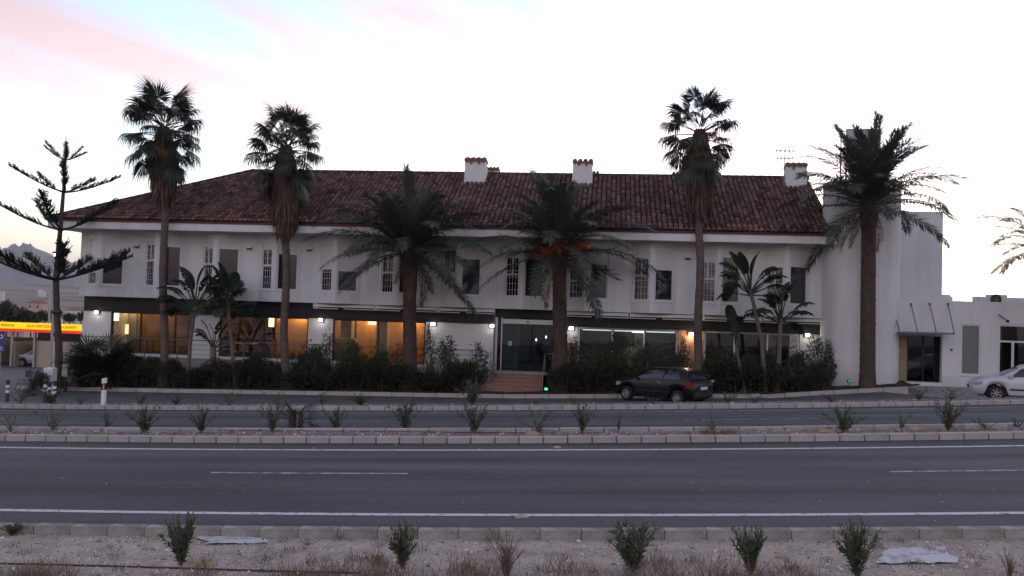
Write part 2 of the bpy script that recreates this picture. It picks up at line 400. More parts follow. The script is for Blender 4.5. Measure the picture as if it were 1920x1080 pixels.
# far range of mountains to the left
def mountains():
    tab = [(-900, 470), (-700, 452), (-520, 476), (-380, 463), (-220, 478), (-120, 470), (-40, 466), (0, 462), (24, 457), (40, 459), (57, 453), (72, 461), (92, 474), (112, 481), (132, 487), (160, 489), (230, 500), (330, 512), (450, 522), (640, 540)]
    V = []; nA, nR = 220, 14; Fq = []
    for i in range(nA):
        px = -900 + i*(640+900)/(nA-1); py = float(np.interp(px, [a for a, _ in tab], [c for _, c in tab]))
        py += 1.4*math.sin(px*.21) + .9*math.sin(px*.53+1)
        d = _r*((px-960)/FPX) + _u*(-(py-540)/FPX) + _f; h = math.hypot(d.x, d.y); el = d.z/h
        for j in range(nR):
            t = j/(nR-1); r_ = 7400 + 3600*t
            crest = 9000*el + ZC
            s_ = max(0, 1-abs(r_-9000)/1600) if r_ < 9000 else max(0, 1-(r_-9000)/2000)
            sp_ = 1 + .22*math.sin(px*.09 + r_*.004)*(1-s_)*s_*4 + .12*math.sin(px*.31 - r_*.007)*(1-s_)*s_*4
            V.append((d.x/h*r_, d.y/h*r_, -30 + (crest+30)*(s_**.9)*(sp_ if s_ < .99 else 1)))
    for i in range(nA-1):
        for j in range(nR-1): a = i*nR+j; Fq.append((a, a+nR, a+nR+1, a+1))
    o = link('hills', npmesh('hills', V, Fq, mat=M['rock_hill'], smooth=True)); tag(o, kind='structure')
mountains()

# gravel and pebbles lying about
def pebbles(name, pts, s0, s1, seed):
    g = np.random.default_rng(seed); n = len(pts); pts = np.array(pts)
    base = np.array([(1,0,0),(-.8,.2,0),(.1,1,0),(0,-1,0),(.1,.1,.75),(0,0,-.4)], float)
    fs = np.array([(0,2,4),(2,1,4),(1,3,4),(3,0,4),(2,0,5),(1,2,5),(3,1,5),(0,3,5)])
    s = g.uniform(s0, s1, (n, 1, 1))*np.where(g.random((n, 1, 1)) < .05, 2.2, 1); ang = g.uniform(0, 6.28, n); c, q = np.cos(ang), np.sin(ang)
    Bv = base[None]*s*g.uniform(.6, 1.3, (n, 1, 3)); Vx = Bv[..., 0]*c[:, None]-Bv[..., 1]*q[:, None]; Vy = Bv[..., 0]*q[:, None]+Bv[..., 1]*c[:, None]
    V = np.stack([Vx, Vy, Bv[..., 2]], -1) + pts[:, None, :]
    T = (fs[None] + (np.arange(n)*6)[:, None, None]).reshape(-1, 3)
    o = link(name, npmesh(name, V.reshape(-1, 3), None, T, M['pebble'], tint=np.repeat(g.random(n), 6))); return o
pp = []
for _ in range(16000):
    X = rnd.uniform(-10, 8.5); v = rnd.uniform(7.2, 10.42); pp.append(road_pt(X, v, .004))
tag(pebbles('gravel', pp, .006, .017, 1), 'loose pale gravel scattered over the roadside verge', 'gravel', kind='stuff')
pp = []
for _ in range(4500):
    X = rnd.uniform(-17, 12); v = rnd.uniform(17.85, 19.4); pp.append(road_pt(X, v, .006))
for _ in range(1500):
    X = rnd.uniform(-23, 16); v = rnd.uniform(26.3, 27.3); pp.append(road_pt(X, v, .006))
tag(pebbles('median_gravel', pp, .008, .022, 2), 'stony soil litter on the narrow planted median', 'gravel', kind='stuff')
pp = []
for _ in range(420):
    X = rnd.uniform(-14, 10); v = rnd.choice([rnd.uniform(10.7, 11.5), rnd.gauss(13.0, .5), rnd.uniform(16.9, 17.55)]); pp.append(road_pt(X, v, .004))
tag(pebbles('road_grit', pp, .005, .011, 3), 'pale grit lying on the near carriageway', 'grit', kind='stuff')

# ================================================================== the hotel
ZB, ZSILL, ZSOF, ZEAVE, ZRID = 2.786, 3.37, 6.067, 6.39, 9.93     # storey line, sills, soffit, eave, ridge
XW0, XW1, YW = -26.40, 9.70, 40.08                                # upper front wall
YG = 40.60                                                        # ground-floor front
hotel = empty('hotel', (-8, 40, -.2))
tag(hotel, 'long white two storey hotel with triangular bay windows and brown tiled roof', 'hotel')
HO = Vector((-8, 40, -.2))
def hb(mb, name, m, parent=None, sub=None):
    "link a part of the hotel built in place coordinates"
    o = mb.build(name, m, None); p = sub or hotel
    o.parent = p
    if p is hotel: o.matrix_parent_inverse = Matrix.Translation(-HO)
    return o
def under(o, root, origin):
    o.parent = root; o.matrix_parent_inverse = Matrix.Translation(-Vector(origin)); return o
NB, PER, XC0, YAPX = 12, 3.0, -24.98, 39.52
AR, AL = R(27.5), R(33)
DEP = YW - YAPX
LR, LL = DEP/math.sin(AR), DEP/math.sin(AL)
pr = [484, 462, 466, 476, 508, 477, 485, 485, 495, 506, 480, 500]        # photo rows of each pane's top
sd_top = [514, 459, 466, 468.5, 505, 480.6, 470, 484, 496, 485.7, 491.7, 501.7]
wall = MB(); TH = .16
ZTOP = 5.62
def facet(o, d, n, ln, a, w):
    "one slanting wall face with a rectangular window opening from a to a+w, ZSILL to ZTOP; n points inward"
    o, d, n = Vector((o[0], o[1], 0)), Vector((d[0], d[1], 0)), Vector((n[0], n[1], 0))*TH
    up = Vector((0, 0, 1))
    def blk(s0, s1, z0, z1): wall.obox(o + d*s0 + up*z0, d*(s1-s0), n, up*(z1-z0))
    blk(0, a, ZB, ZSOF); blk(a+w, ln, ZB, ZSOF); blk(a, a+w, ZB, ZSILL); blk(a, a+w, ZTOP, ZSOF)
def straight(x0, x1): wall.box(x0, x1, YW, YW+TH, ZB, ZSOF)
xprev = XW0
for i in range(NB):
    xc = XC0 + PER*i; xb = xc - .16; xa = xb - LL*math.cos(AL); xd = xc + LR*math.cos(AR)
    straight(xprev, xa); xprev = xd
    dl = (math.cos(AL), -math.sin(AL)); nl = (math.sin(AL), math.cos(AL))
    dr = (math.cos(AR), math.sin(AR)); nr_ = (-math.sin(AR), math.cos(AR))
    wl, al = .80, .13
    facet((xa, YW), dl, nl, LL, al, wl)
    wall.box(xb, xc, YAPX, YAPX+TH, ZB, ZSOF)
    wr, ar = .95, .09
    facet((xc, YAPX), dr, nr_, LR, ar, wr)
    up = Vector((0, 0, 1))
    def loc(o, d, n, s, k, z): return Vector((o[0]+d[0]*s+n[0]*k, o[1]+d[1]*s+n[1]*k, z))
    # --- front pane with its roller shutter
    o_ = (xc, YAPX)
    zt = min(at(xc and (960 if 0 else [194.3,300.7,405,515.7,631.7,746,863.7,984.8,1108.3,1229.3,1354.8,1479.8][i]), pr[i], 39.57).z, ZTOP-.2)
    D3 = Vector((dr[0], dr[1], 0)); N3 = Vector((nr_[0], nr_[1], 0))
    win = MB(); t_ = .05
    for s0, s1, z0, z1 in ((ar, ar+t_, ZSILL, ZTOP), (ar+wr-t_, ar+wr, ZSILL, ZTOP), (ar+t_, ar+wr-t_, ZSILL, ZSILL+t_), (ar+t_, ar+wr-t_, ZTOP-t_, ZTOP)):
        win.obox(loc(o_, dr, nr_, s0, .045, z0), D3*(s1-s0), N3*.05, up*(z1-z0))
    w_ = hb(win, 'window', M['white_frame'])
    hb(MB().obox(loc(o_, dr, nr_, ar+t_, .075, ZSILL+t_), D3*(wr-2*t_), N3*.012, up*(zt-ZSILL-t_)), 'pane', M['dark_glass'], sub=w_)
    sh = MB()
    nsl = max(1, int((ZTOP-t_-zt)/.09)); hh = (ZTOP-t_-zt)/nsl
    for k in range(nsl): sh.obox(loc(o_, dr, nr_, ar+t_, .062 + .002*(k % 2), zt+k*hh), D3*(wr-2*t_), N3*.012, up*(hh-.004))
    hb(sh, 'roller_shutter', M['white_frame'], sub=w_)
    # --- side window with glazing bars and curtain
    o2 = (xa, YW); D4 = Vector((dl[0], dl[1], 0)); N4 = Vector((nl[0], nl[1], 0))
    zt2 = min(at(xl_ := [262,280,385,495,607,722,838,957,1080,1200,1330,1460][i], sd_top[i], 39.8).z, ZTOP-.12); low = ZSILL
    win2 = MB()
    for s0, s1, z0, z1 in ((al, al+t_, ZSILL, ZTOP), (al+wl-t_, al+wl, ZSILL, ZTOP), (al+t_, al+wl-t_, ZSILL, ZSILL+t_), (al+t_, al+wl-t_, ZTOP-t_, ZTOP)):
        win2.obox(loc(o2, dl, nl, s0, .045, z0), D4*(s1-s0), N4*.05, up*(z1-z0))
    ztr = zt2 - .80
    if i == 6: low = zt2 - 1.05
    if ztr > low + .3 and i != 6: win2.obox(loc(o2, dl, nl, al+t_, .04, ztr), D4*(wl-2*t_), N4*.05, up*.075)
    else: ztr = None
    win2.obox(loc(o2, dl, nl, al+t_, .045, zt2), D4*(wl-2*t_), N4*.045, up*.05)
    if ztr or i == 6: win2.obox(loc(o2, dl, nl, al+wl/2-.035, .04, (ztr or low)+.07), D4*.07, N4*.05, up*(zt2-(ztr or low)-.07))
    w2 = hb(win2, 'window', M['white_frame'])
    hb(MB().obox(loc(o2, dl, nl, al+t_, .08, low+t_), D4*(wl-2*t_), N4*.012, up*(zt2-low-t_)), 'pane', M['glass'], sub=w2)
    bars = MB()
    for q in (1, 2, 3):
        s_ = al + t_ + (wl-2*t_)*q/4
        if q == 2 and (ztr or i == 6): z1_ = (ztr or low)
        else: z1_ = zt2
        if z1_ > low + .1: bars.obox(loc(o2, dl, nl, s_-.009, .066, low+t_), D4*.018, N4*.012, up*(z1_-low-t_))
    z_ = low + .30
    while z_ < zt2 - .1:
        bars.obox(loc(o2, dl, nl, al+t_, .0665, z_), D4*(wl-2*t_), N4*.012, up*.016); z_ += .30
    hb(bars, 'glazing_bar', M['white_frame'], sub=w2)
    cu = MB(); n_ = 14
    for k in range(n_):
        s0 = al+.02+(wl-.04)*k/n_; s1 = al+.02+(wl-.04)*(k+1)/n_; d0 = .098+.014*(k % 2); d1 = .098+.014*((k+1) % 2)
        cu.quad(loc(o2, dl, nl, s0, d0, low), loc(o2, dl, nl, s1, d1, low), loc(o2, dl, nl, s1, d1, zt2), loc(o2, dl, nl, s0, d0, zt2))
    hb(cu, 'curtain', M['curtain'], sub=w2)
    if zt2 < ZTOP-.12:
        hb(MB().obox(loc(o2, dl, nl, al+t_, .06, zt2+.05), D4*(wl-2*t_), N4*.02, up*(ZTOP-t_-zt2-.05)), 'roller_shutter', M['white_frame'], sub=w2)
    if i == 6: hb(MB().obox(loc(o2, dl, nl, al+t_, .06, ZSILL+t_), D4*(wl-2*t_), N4*.02, up*(low-ZSILL)), 'blind_panel', M['white_frame'], sub=w2)
    # --- cornice and sill line that run round the bay
    for zz, hh_, pj, nm in ((5.80, .05, .045, 'bay_cornice'), (ZSILL-.09, .05, .03, 'bay_sill')):
        P_ = [(xa, YW), (xb, YAPX), (xc, YAPX), (xd, YW)]
        Q_ = [(xa-pj*1.2, YW), (xb-pj*.3, YAPX-pj), (xc+pj*.3, YAPX-pj), (xd+pj*1.3, YW)]
        hb(MB().prism(Q_ + [(xd-.1, YW+.05), (xa+.1, YW+.05)], zz, zz+hh_), nm, M['trim'])
straight(xprev, XW1)
wall.box(XW0, XW0+TH, YW+TH, 50.4, ZB, ZSOF)                       # left end wall
wall.box(XW0+TH, XW1, 50.24, 50.4, ZB, ZSOF)
wall.box(XW1-TH, XW1, YW+TH, 50.24, ZB, ZSOF)
hb(wall, 'upper_wall', M['plaster'])
# floor slab between the storeys follows the bays
poly = [(XW0+.01, YW+.02)]
for i in range(NB):
    xc = XC0 + PER*i; xb = xc-.16; xa = xb-LL*math.cos(AL); xd = xc+LR*math.cos(AR)
    poly += [(xa, YW+.02), (xb+.01, YAPX+.03), (xc-.01, YAPX+.03), (xd, YW+.02)]
poly += [(XW1-.01, YW+.02), (XW1-.01, 50.3), (XW0+.01, 50.3)]
hb(MB().prism(poly, ZB-.012, ZB+.12), 'floor_slab', M['plaster'])
# dark rooms upstairs
hb(MB().box(XW0+.3, XW1-.3, YW+.62, YW+.66, ZB+.14, ZSOF-.02), 'room_wall', M['inside_dark'])

# --- eaves and roof
YE, XE0, XE1 = 38.67, -27.25, 9.84
ev = MB(); ev.box(XE0, XE1, YE, YE+.14, ZSOF-.02, ZEAVE); ev.box(XE0, XE0+.14, YE+.14, 51.3, ZSOF-.02, ZEAVE); ev.box(XE0+.14, XE1, 51.16, 51.3, ZSOF-.02, ZEAVE)
hb(ev, 'eaves_board', M['plaster'])
hb(MB().box(XE0+.14, XE1-.003, YE+.14, 51.16, ZSOF, ZSOF+.06), 'soffit', M['plaster'])
rd = MB(); rd.box(XE0-.05, XE1+.05, YE-.06, YE+.16, ZEAVE+.003, ZEAVE+.10); rd.box(XE0-.05, XE0+.16, YE+.16, 51.3, ZEAVE+.003, ZEAVE+.10)
hb(rd, 'red_eaves_course', M['red_trim'])
YR, XR0 = 44.57, -19.6
ZE2 = ZEAVE + .10
rf = MB()
C0, C1 = Vector((XE0-.03, YE-.04, ZE2)), Vector((XE1+.03, YE-.04, ZE2)); R0, R1 = Vector((XR0, YR, ZRID-.1)), Vector((XE1+.03, YR, ZRID-.1))
B0, B1 = Vector((XE0-.03, 51.28, ZE2)), Vector((XE1+.03, 51.28, ZE2))
rf.quad(C0, C1, R1, R0); rf.quad(B0, C0, R0); rf.quad(B1, B0, R0, R1); rf.quad(C1, B1, R1)
roof = hb(rf, 'roof', M['tile_under'])
# barrel tiles: the 300 that show largest are pieces of their own, the rest one field
TL, TP, TW, TX = .46, .365, .215, .235
def tile_arrays(seg=6):
    V = []; F = []
    for j, (y, rr_, z) in enumerate(((0, TW*.5, .035), (TL, TW*.40, .0))):
        for k in range(seg+1):
            a = math.pi*k/seg; V.append((-math.cos(a)*rr_, y, z + math.sin(a)*rr_*.85))
    for k in range(seg):                          # front lip
        pass
    for k in range(seg+1):
        a = math.pi*k/seg; V.append((-math.cos(a)*TW*.40, .004, .035 + math.sin(a)*TW*.40*.80))
    n = seg+1
    for k in range(seg): F.append((k, k+1, n+k+1, n+k)); F.append((k+1, k, 2*n+k, 2*n+k+1))
    return np.array(V), np.array(F)
TV, TF = tile_arrays()
def tiles_on(c0, along, up, inside, rows, cols):
    "places (origin, x axis, y axis) of all tiles of one slope"
    res = []
    for r_ in range(rows):
        for c in range(cols):
            p = c0 + along*((c+.5)*TX) + up*(r_*TP - .05)
            if inside(p + up*.2): res.append((r_, p))
    return res
def slope_frame(a, b_, top):
    al_ = (b_-a).normalized(); u_ = (top-a); u_ = (u_ - al_*u_.dot(al_)).normalized(); return al_, u_, al_.cross(u_)
CYC, CYR = Vector((11.25, 40.05, 0)), 1.65
fal, fu, fn_ = slope_frame(C0, C1, R1); flen = (R1-C1).length
hipd = (R0-C0)
def in_front(p):
    t = (p-C0).dot(fu)/flen
    if t > 1.0: return False
    if p.x < C0.x + hipd.x*t + .05: return False
    if (Vector((p.x, p.y, 0))-CYC).length < CYR+.08: return False
    return True
lal, lu, ln_ = slope_frame(B0, C0, R0); lh = (R0-B0).dot(lu); lmid = (R0-B0).dot(lal); ltot = (C0-B0).length
def in_left(p):
    t = (p-B0).dot(lu)/lh; s_ = (p-B0).dot(lal)
    return t <= 1 and s_ > lmid*t + .05 and s_ < ltot - (ltot-lmid)*t - .05
front = tiles_on(C0, fal, fu, in_front, int(flen/TP)+1, int((C1-C0).length/TX))
left = tiles_on(B0, lal, lu, in_left, int(lh/TP)+1, int(ltot/TX))
front.sort(key=lambda q: (q[0], abs(q[1].x+4)))
def basis(x_, y_, z_): return np.array([[x_.x, y_.x, z_.x], [x_.y, y_.y, z_.y], [x_.z, y_.z, z_.z]])
tvar = [npmesh('roof_tile', TV, TF, mat=M['tile'], smooth=True, tint=np.full(len(TV), k/7)) for k in range(8)]
rotf = Matrix((( fal.x, fu.x, fn_.x), (fal.y, fu.y, fn_.y), (fal.z, fu.z, fn_.z))).to_4x4()
for k, (r_, p) in enumerate(front[:300]):
    o = link('roof_tile', rnd.choice(tvar)); o.parent = roof
    o.matrix_basis = Matrix.Translation(p + fn_*.02) @ rotf @ Matrix.Rotation(rnd.uniform(-.03, .03), 4, 'Z')
VV = []; FF = []; TT = []; nb = 0
for lst, (x_, y_, z_) in ((front[300:], (fal, fu, fn_)), (left, (lal, lu, ln_))):
    Bm = basis(x_, y_, z_)
    for r_, p in lst:
        a = rnd.uniform(-.03, .03); q = TV.copy(); q[:, 0] += q[:, 1]*a
        VV.append(q @ Bm.T + np.array(p + z_*(.02+rnd.uniform(-.006, .006)))); FF.append(TF + nb); TT.append(np.full(len(TV), min(1, max(0, rnd.gauss(.5, .27))))); nb += len(TV)
ft_ = link('roof_tile_field', npmesh('roof_tile_field', np.concatenate(VV), np.concatenate(FF), mat=M['tile'], smooth=True, tint=np.concatenate(TT)))
tag(ft_, kind='stuff'); ft_.parent = roof
# ridge and hip cappings
rc = MB()
def capping(a, b_, r_=.13, step=.4):
    a, b_ = Vector(a), Vector(b_); d = b_-a; n = int(d.length/step)
    for k in range(n):
        p, q = a + d*(k/n), a + d*((k+1.12)/n); rc.tube([p, q], [r_, r_*.86], 8, True)
capping(R0+Vector((0, 0, .05)), R1+Vector((0, 0, .05))); capping(C0+Vector((.1, .1, .07)), R0+Vector((0, 0, .05))); capping(B0, R0)
hb(rc, 'ridge_capping', M['tile'], sub=roof)

# --- chimneys
mat('tile_pale', (.36, .21, .15), .9, col2=(.16, .09, .07), vscale=6, contrast=(.35, .65))
def chimney(xa, xb, ya, yb, zt, holes=(.30, .70), deep=1.0):
    z0 = 9.0; body = MB(); tp = .03
    vs_ = [(xa-tp, ya-tp, z0), (xb+tp, ya-tp, z0), (xb+tp, yb+tp, z0-.0), (xa-tp, yb+tp, z0), (xa, ya, zt), (xb, ya, zt), (xb, yb, zt), (xa, yb, zt)]
    body.add(vs_, [(3,2,1,0),(4,5,6,7),(0,1,5,4),(1,2,6,5),(2,3,7,6),(3,0,4,7)])
    c = hb(body, 'chimney', M['plaster'])
    w = xb-xa
    for h in holes: hb(MB().box(xa+w*h-.07, xa+w*h+.07, ya-.012, ya+.05, zt-.20, zt-.02), 'smoke_opening', M['brick'], sub=c)
    cap = MB()
    n = 4
    for k in range(n):
        xk = xa-.05+(w+.1)*(k+.5)/n
        for yy0, yy1, za, zb_ in ((ya-.08, (ya+yb)/2, zt+.03, zt+.16), (yb+.08, (ya+yb)/2, zt+.03, zt+.16)):
            cap.tube([(xk, yy0, za), (xk, yy1, zb_)], [w/n*.52, w/n*.46], 8)
    cap.box(xa-.03, xb+.03, ya-.03, yb+.03, zt, zt+.05)
    hb(cap, 'cap_tile', M['tile_pale'], sub=c)
chimney(-7.58, -6.53, 43.4, 44.2, 10.38); chimney(-6.9, -6.2, 46.0, 46.6, 10.35, (.5,))
chimney(-2.0, -1.02, 43.4, 44.2, 10.36); chimney(-1.4, -.75, 46.0, 46.6, 10.2, (.5,))
chimney(8.62, 9.56, 43.4, 44.2, 10.30, (.32,)); chimney(3.2, 3.8, 45.4, 46.0, 10.1, (.5,))

# --- ground floor: white brick piers, black band, glazing (photo columns give the X on the plane YG)
def gx(px, py=620): return at(px, py, YG).x
FL = -.14; ZBAND = 2.03
def pier(pa, pb, m='white_brick', z0=-2.2, z1=ZBAND):
    hb(MB().box(gx(pa), gx(pb), YG, YG+.25, z0, z1), 'pier', M[m])
pier(155.5, 207); pier(360, 411); pier(578, 624); pier(798, 929.5); pier(1500, 1546)
gb = MB(); gb.box(gx(1060), gx(1083), YG, YG+.25, -2.2, 1.25); hb(gb, 'pier', M['brick'])
hb(MB().box(gx(1060), gx(1083), YG, YG+.25, 1.25, ZBAND), 'pier', M['white_brick'])
hb(MB().box(gx(1272), gx(1321), YG, YG+.25, -2.2, ZBAND), 'pier', M['brick'])
# each panel of the black band
xa = XW0+.02
edges = [XW0+.02] + [XW0+.02 + (gx(929)-XW0-.02)*k/9 for k in range(1, 10)] + [gx(1046)] + [gx(1046)+(9.66-gx(1046))*k/5 for k in range(1, 6)]
for a_, c_ in zip(edges, edges[1:]):
    ent = a_ > -5.6 and c_ < -2.0
    hb(MB().box(a_+.004, c_-.004, YG-.10, YG+.12, 2.36 if ent else ZBAND, ZB-.014), 'black_band_panel', M['black_panel'])
hb(MB().box(XW0, XW0+.25, YG+.12, 50.3, -2.2, ZB-.014), 'end_wall', M['plaster'])
hb(MB().box(XW0+.25, 9.6, 50.0, 50.25, -2.2, ZB-.014), 'rear_wall', M['inside_dark'])
def glazing(pa, pb, mull, frame, glass, z0=-.02, z1=ZBAND, fw=.07):
    x0, x1 = gx(pa), gx(pb); f = MB()
    xs = [x0] + [gx(q) for q in mull] + [x1]
    for k, x in enumerate(xs):
        w_ = fw; a_ = x if k == 0 else (x-w_ if k == len(xs)-1 else x-w_/2); f.box(a_, a_+w_, YG+.05, YG+.15, z0, z1)
    f.box(x0, x1, YG+.052, YG+.148, z1, z1+.06) if z1 < ZBAND else None
    for k in range(len(xs)-1):
        a_ = xs[k] + (fw if k == 0 else fw/2); c_ = xs[k+1] - (fw if k == len(xs)-2 else fw/2)
        f.box(a_, c_, YG+.055, YG+.145, z0, z0+fw); f.box(a_, c_, YG+.055, YG+.145, z1-fw, z1)
    w_ = hb(f, 'shop_window', frame)
    for k in range(len(xs)-1):
        a_ = xs[k] + (fw if k == 0 else fw/2); c_ = xs[k+1] - (fw if k == len(xs)-2 else fw/2)
        hb(MB().box(a_+.002, c_-.002, YG+.095, YG+.105, z0+fw, z1-fw), 'pane', glass, sub=w_)
    hb(MB().box(x0, x1, YG+.02, YG+.2, -2.2, z0-.003), 'window_plinth', M['plaster_low'])
glazing(207, 360, (262, 327), M['dark_frame'], M['glass']); glazing(411, 578, (495,), M['dark_frame'], M['glass']); glazing(624, 798, (709,), M['dark_frame'], M['glass'])
glazing(1084, 1271, (1148, 1208), M['white_frame'], M['glass']); glazing(1321, 1499, (1378, 1440), M['white_frame'], M['glass'])

# rooms behind the glass
XD0, XD1 = XW0+.25, gx(798)+.1                                    # dining room, lit warm
hb(MB().box(XD0, 9.6, YG+.26, 50.0, FL-.10, FL-.003), 'room_floor', M['inside_floor'])
hb(MB().box(XD0, 9.6, YG+.26, 50.0, 2.55, 2.60), 'room_ceiling', M['inside_pale'])
hb(MB().box(XD1, XD1+.12, YG+.26, 50.0, FL, 2.55), 'room_wall', M['wood_wall'])
YBK = 44.2
bw = MB()
for pa, pb in ((205, 262), (262, 350), (378, 470), (515, 600), (618, 660), (668, 722), (724, 812)):
    a_, c_ = at(pa, 640, YBK).x, at(pb, 640, YBK).x; bw = MB().box(a_, c_-.02, YBK, YBK+.05, FL, 2.20); hb(bw, 'wall_panel', M['wood_wall'])
hb(MB().box(XD0, XD1, YBK+.06, YBK+.12, FL, 2.55), 'room_wall', M['dark_wood'])
for pa, pb in ((232, 250),):                                      # pale arched doorway
    a_, c_ = at(pa, 640, YBK-.3).x, at(pb, 640, YBK-.3).x; dw = MB()
    pts = [(a_, FL), (a_, 1.75)] + [((a_+c_)/2 - math.cos(math.pi*k/8)*(c_-a_)/2, 1.75+math.sin(math.pi*k/8)*.3) for k in range(1, 8)] + [(c_, 1.75), (c_, FL)]
    n_ = len(pts); dw.add([(x, YBK-.10, z) for x, z in pts] + [(x, YBK-.01, z) for x, z in pts], [tuple(range(n_)), tuple(range(2*n_-1, n_-1, -1))] + [(i, n_+i, n_+(i+1) % n_, (i+1) % n_) for i in range(n_)])
    hb(dw, 'arched_door', M['inside_pale'])
for px_ in (655, 722):                                            # columns in the dining room
    x = at(px_-5, 640, 42.6).x; hb(MB().box(x-.28, x+.28, 42.4, 42.95, FL, 2.54), 'column', M['beige'])
x = at(645, 660, 42.2).x; hb(MB().bbox(x-.55, x+.55, 41.9, 42.5, FL, 1.05, .03), 'counter', M['beige'])
for pa, pb in ((413, 470), (480, 512)):                           # shelves with bottles
    a_, c_ = at(pa, 640, 43.9).x, at(pb, 640, 43.9).x; sb = MB()
    sb.box(a_, c_, 43.7, 44.15, FL, .82)
    for z in (1.1, 1.5, 1.9): sb.box(a_, c_, 43.85, 44.15, z, z+.04)
    hb(sb, 'bar_shelf', M['dark_wood'])
def plight(name, loc, e, col, r_=.08, spot=None):
    d = bpy.data.lights.new(name, 'POINT'); d.energy = e*K*4; d.color = col; d.shadow_soft_size = r_
    o = bpy.data.objects.new(name, d); COL.objects.link(o); o.location = loc; return o
mat('glow_warm', (1, .8, .5), .5, emit=(1, .72, .33), estr=6)
mat('glow_dim', (1, .8, .5), .5, emit=(1, .68, .25), estr=3)
mat('glow_white', (1, .95, .85), .5, emit=(1, .95, .82), estr=9)
mat('glow_cool', (.9, 1, 1), .5, emit=(.85, 1, 1), estr=6)
mat('glow_green', (.1, 1, .3), .5, emit=(.05, 1, .25), estr=3)
mat('glow_green_dim', (.03, .2, .08), .5, emit=(.03, 1, .2), estr=.25)
WARM = (1, .62, .26)
for px_, e in ((240, 9), (300, 4), (440, 12), (505, 14), (555, 30), (645, 14), (690, 34), (765, 34), (800, 8)):
    x = at(px_, 640, YBK-.7).x
    hb(MB().tube([(x, YBK-.55, 2.50), (x, YBK-.55, 2.548)], .09, 12), 'ceiling_downlight', M['glow_warm'])
    l_ = plight('downlight', (x, YBK-.38, 2.12), e*.42, WARM, .1)
# sconces and framed picture seen through the panes
def lamp_thing(name, label, cat, p, mb, m, group=None, light=None):
    o = mb.build(name, m, None, loc=p); tag(o, label, cat, group); return o
for px_, py_, lab in ((218, 592, 'glowing cylinder sconce behind the leftmost shop window'), (509, 603, 'glowing cylinder sconce behind the second shop window from the left')):
    p = at(px_, py_, 41.6); t_ = empty('sconce', p); tag(t_, lab, 'wall light', 'cylinder sconces in the dining room')
    MB().tube([(0, 0, -.26), (0, 0, .26)], .13, 14).build('glass_shade', M['glow_warm'], t_, True); MB().box(-.03, .03, .10, .2, -.1, .1).build('bracket', M['dark_frame'], t_)
    MB().tube([(0, 0, .26), (0, 0, 2.55-p.z)], .012, 6).build('hanger', M['dark_frame'], t_)
p = at(235, 617, YBK-.2); pc = empty('framed_picture', p); tag(pc, 'small glowing yellow framed picture behind the leftmost shop window', 'picture')
MB().box(-.28, .28, -.03, .03, -.34, .34).build('frame', M['inside_pale'], pc); MB().box(-.2, .2, -.04, -.032, -.26, .26).build('lit_print', M['glow_dim'], pc)
p = at(698, 606, 41.4); eml = empty('emergency_light', p); tag(eml, 'small lit emergency light box behind the third shop window', 'emergency light')
MB().bbox(-.18, .18, -.05, .05, -.07, .07, .01).build('lit_face', M['glow_warm'], eml); MB().box(-.04, .04, -.03, .03, .072, 2.545-p.z).build('bracket', M['dark_frame'], eml)
# dining tables and chairs, just above the sill
def dining(x, y, k):
    t_ = empty('dining_table', (x, y, FL)); tag(t_, ['pale dining table seen low behind the third shop window', 'dining table seen low behind the second shop window', 'dining table seen low behind the leftmost shop window'][k], 'table', 'dining tables')
    MB().bbox(-.5, .5, -.4, .4, .70, .745, .01).build('tabletop', M['beige'], t_)
    for sx in (-.42, .42):
        for sy in (-.32, .32): MB().tube([(sx, sy, 0), (sx, sy, .70)], .025, 6).build('leg', M['dark_wood'], t_)
dining(at(755, 690, 42).x, 42.1, 0); dining(at(455, 690, 42).x, 42.2, 1); dining(at(290, 690, 42).x, 42.2, 2)
# dim bar room on the right of the entrance
XE_0 = gx(1060); hb(MB().box(XE_0-.1, 9.55, 46.5, 46.6, FL, 2.55), 'room_wall', M['inside_dark'])
hb(MB().box(XE_0-.22, XE_0-.1, YG+.26, 46.5, FL, 2.55), 'room_wall', M['inside_dark'])
hb(MB().box(at(1150, 650, 44).x, at(1215, 650, 44).x, 44, 44.5, FL, 1.05), 'bar_counter', M['dark_wood'])
hb(MB().box(at(1190, 640, 45).x, at(1207, 640, 45).x, 44.9, 45.0, .9, 1.7), 'screen', M['black'])
hb(MB().box(at(1430, 640, 43).x, at(1455, 640, 43).x, 43, 43.06, .6, 1.9), 'back_window', M['inside_pale'])
p = at(1197, 622, 42.3); bl = empty('ceiling_lamp', p); tag(bl, 'bright cool white ceiling lamp behind the white framed windows', 'ceiling lamp')
MB().bbox(-.30, .30, -.12, .12, -.04, .04, .02).build('diffuser', M['glow_cool'], bl); MB().box(-.04, .04, -.04, .04, .042, 2.548-p.z).build('stem', M['white_frame'], bl)
plight('bar_light', (p.x, 42.5, 1.85), 30, (.85, 1, .95), .15)

mat('glow_strip', (.9, 1, 1), .5, emit=(.80, 1, .98), estr=1.3)
for k, (pa, pb) in enumerate(((1092, 1146), (1152, 1206), (1212, 1266))):
    a_, c_ = gx(pa), gx(pb); t_ = empty('strip_light', ((a_+c_)/2, YG+.24, 1.90)); tag(t_, 'cool white strip light atop the %s white framed pane right of the entrance' % ('first', 'second', 'third')[k], 'strip light', 'strip lights in the bar windows')
    MB().tube([(-(c_-a_)/2, 0, 0), ((c_-a_)/2, 0, 0)], .022, 8).build('tube', M['glow_strip'], t_); MB().box(-(c_-a_)/2, (c_-a_)/2, -.03, .03, .026, .66).build('batten', M['white_frame'], t_)
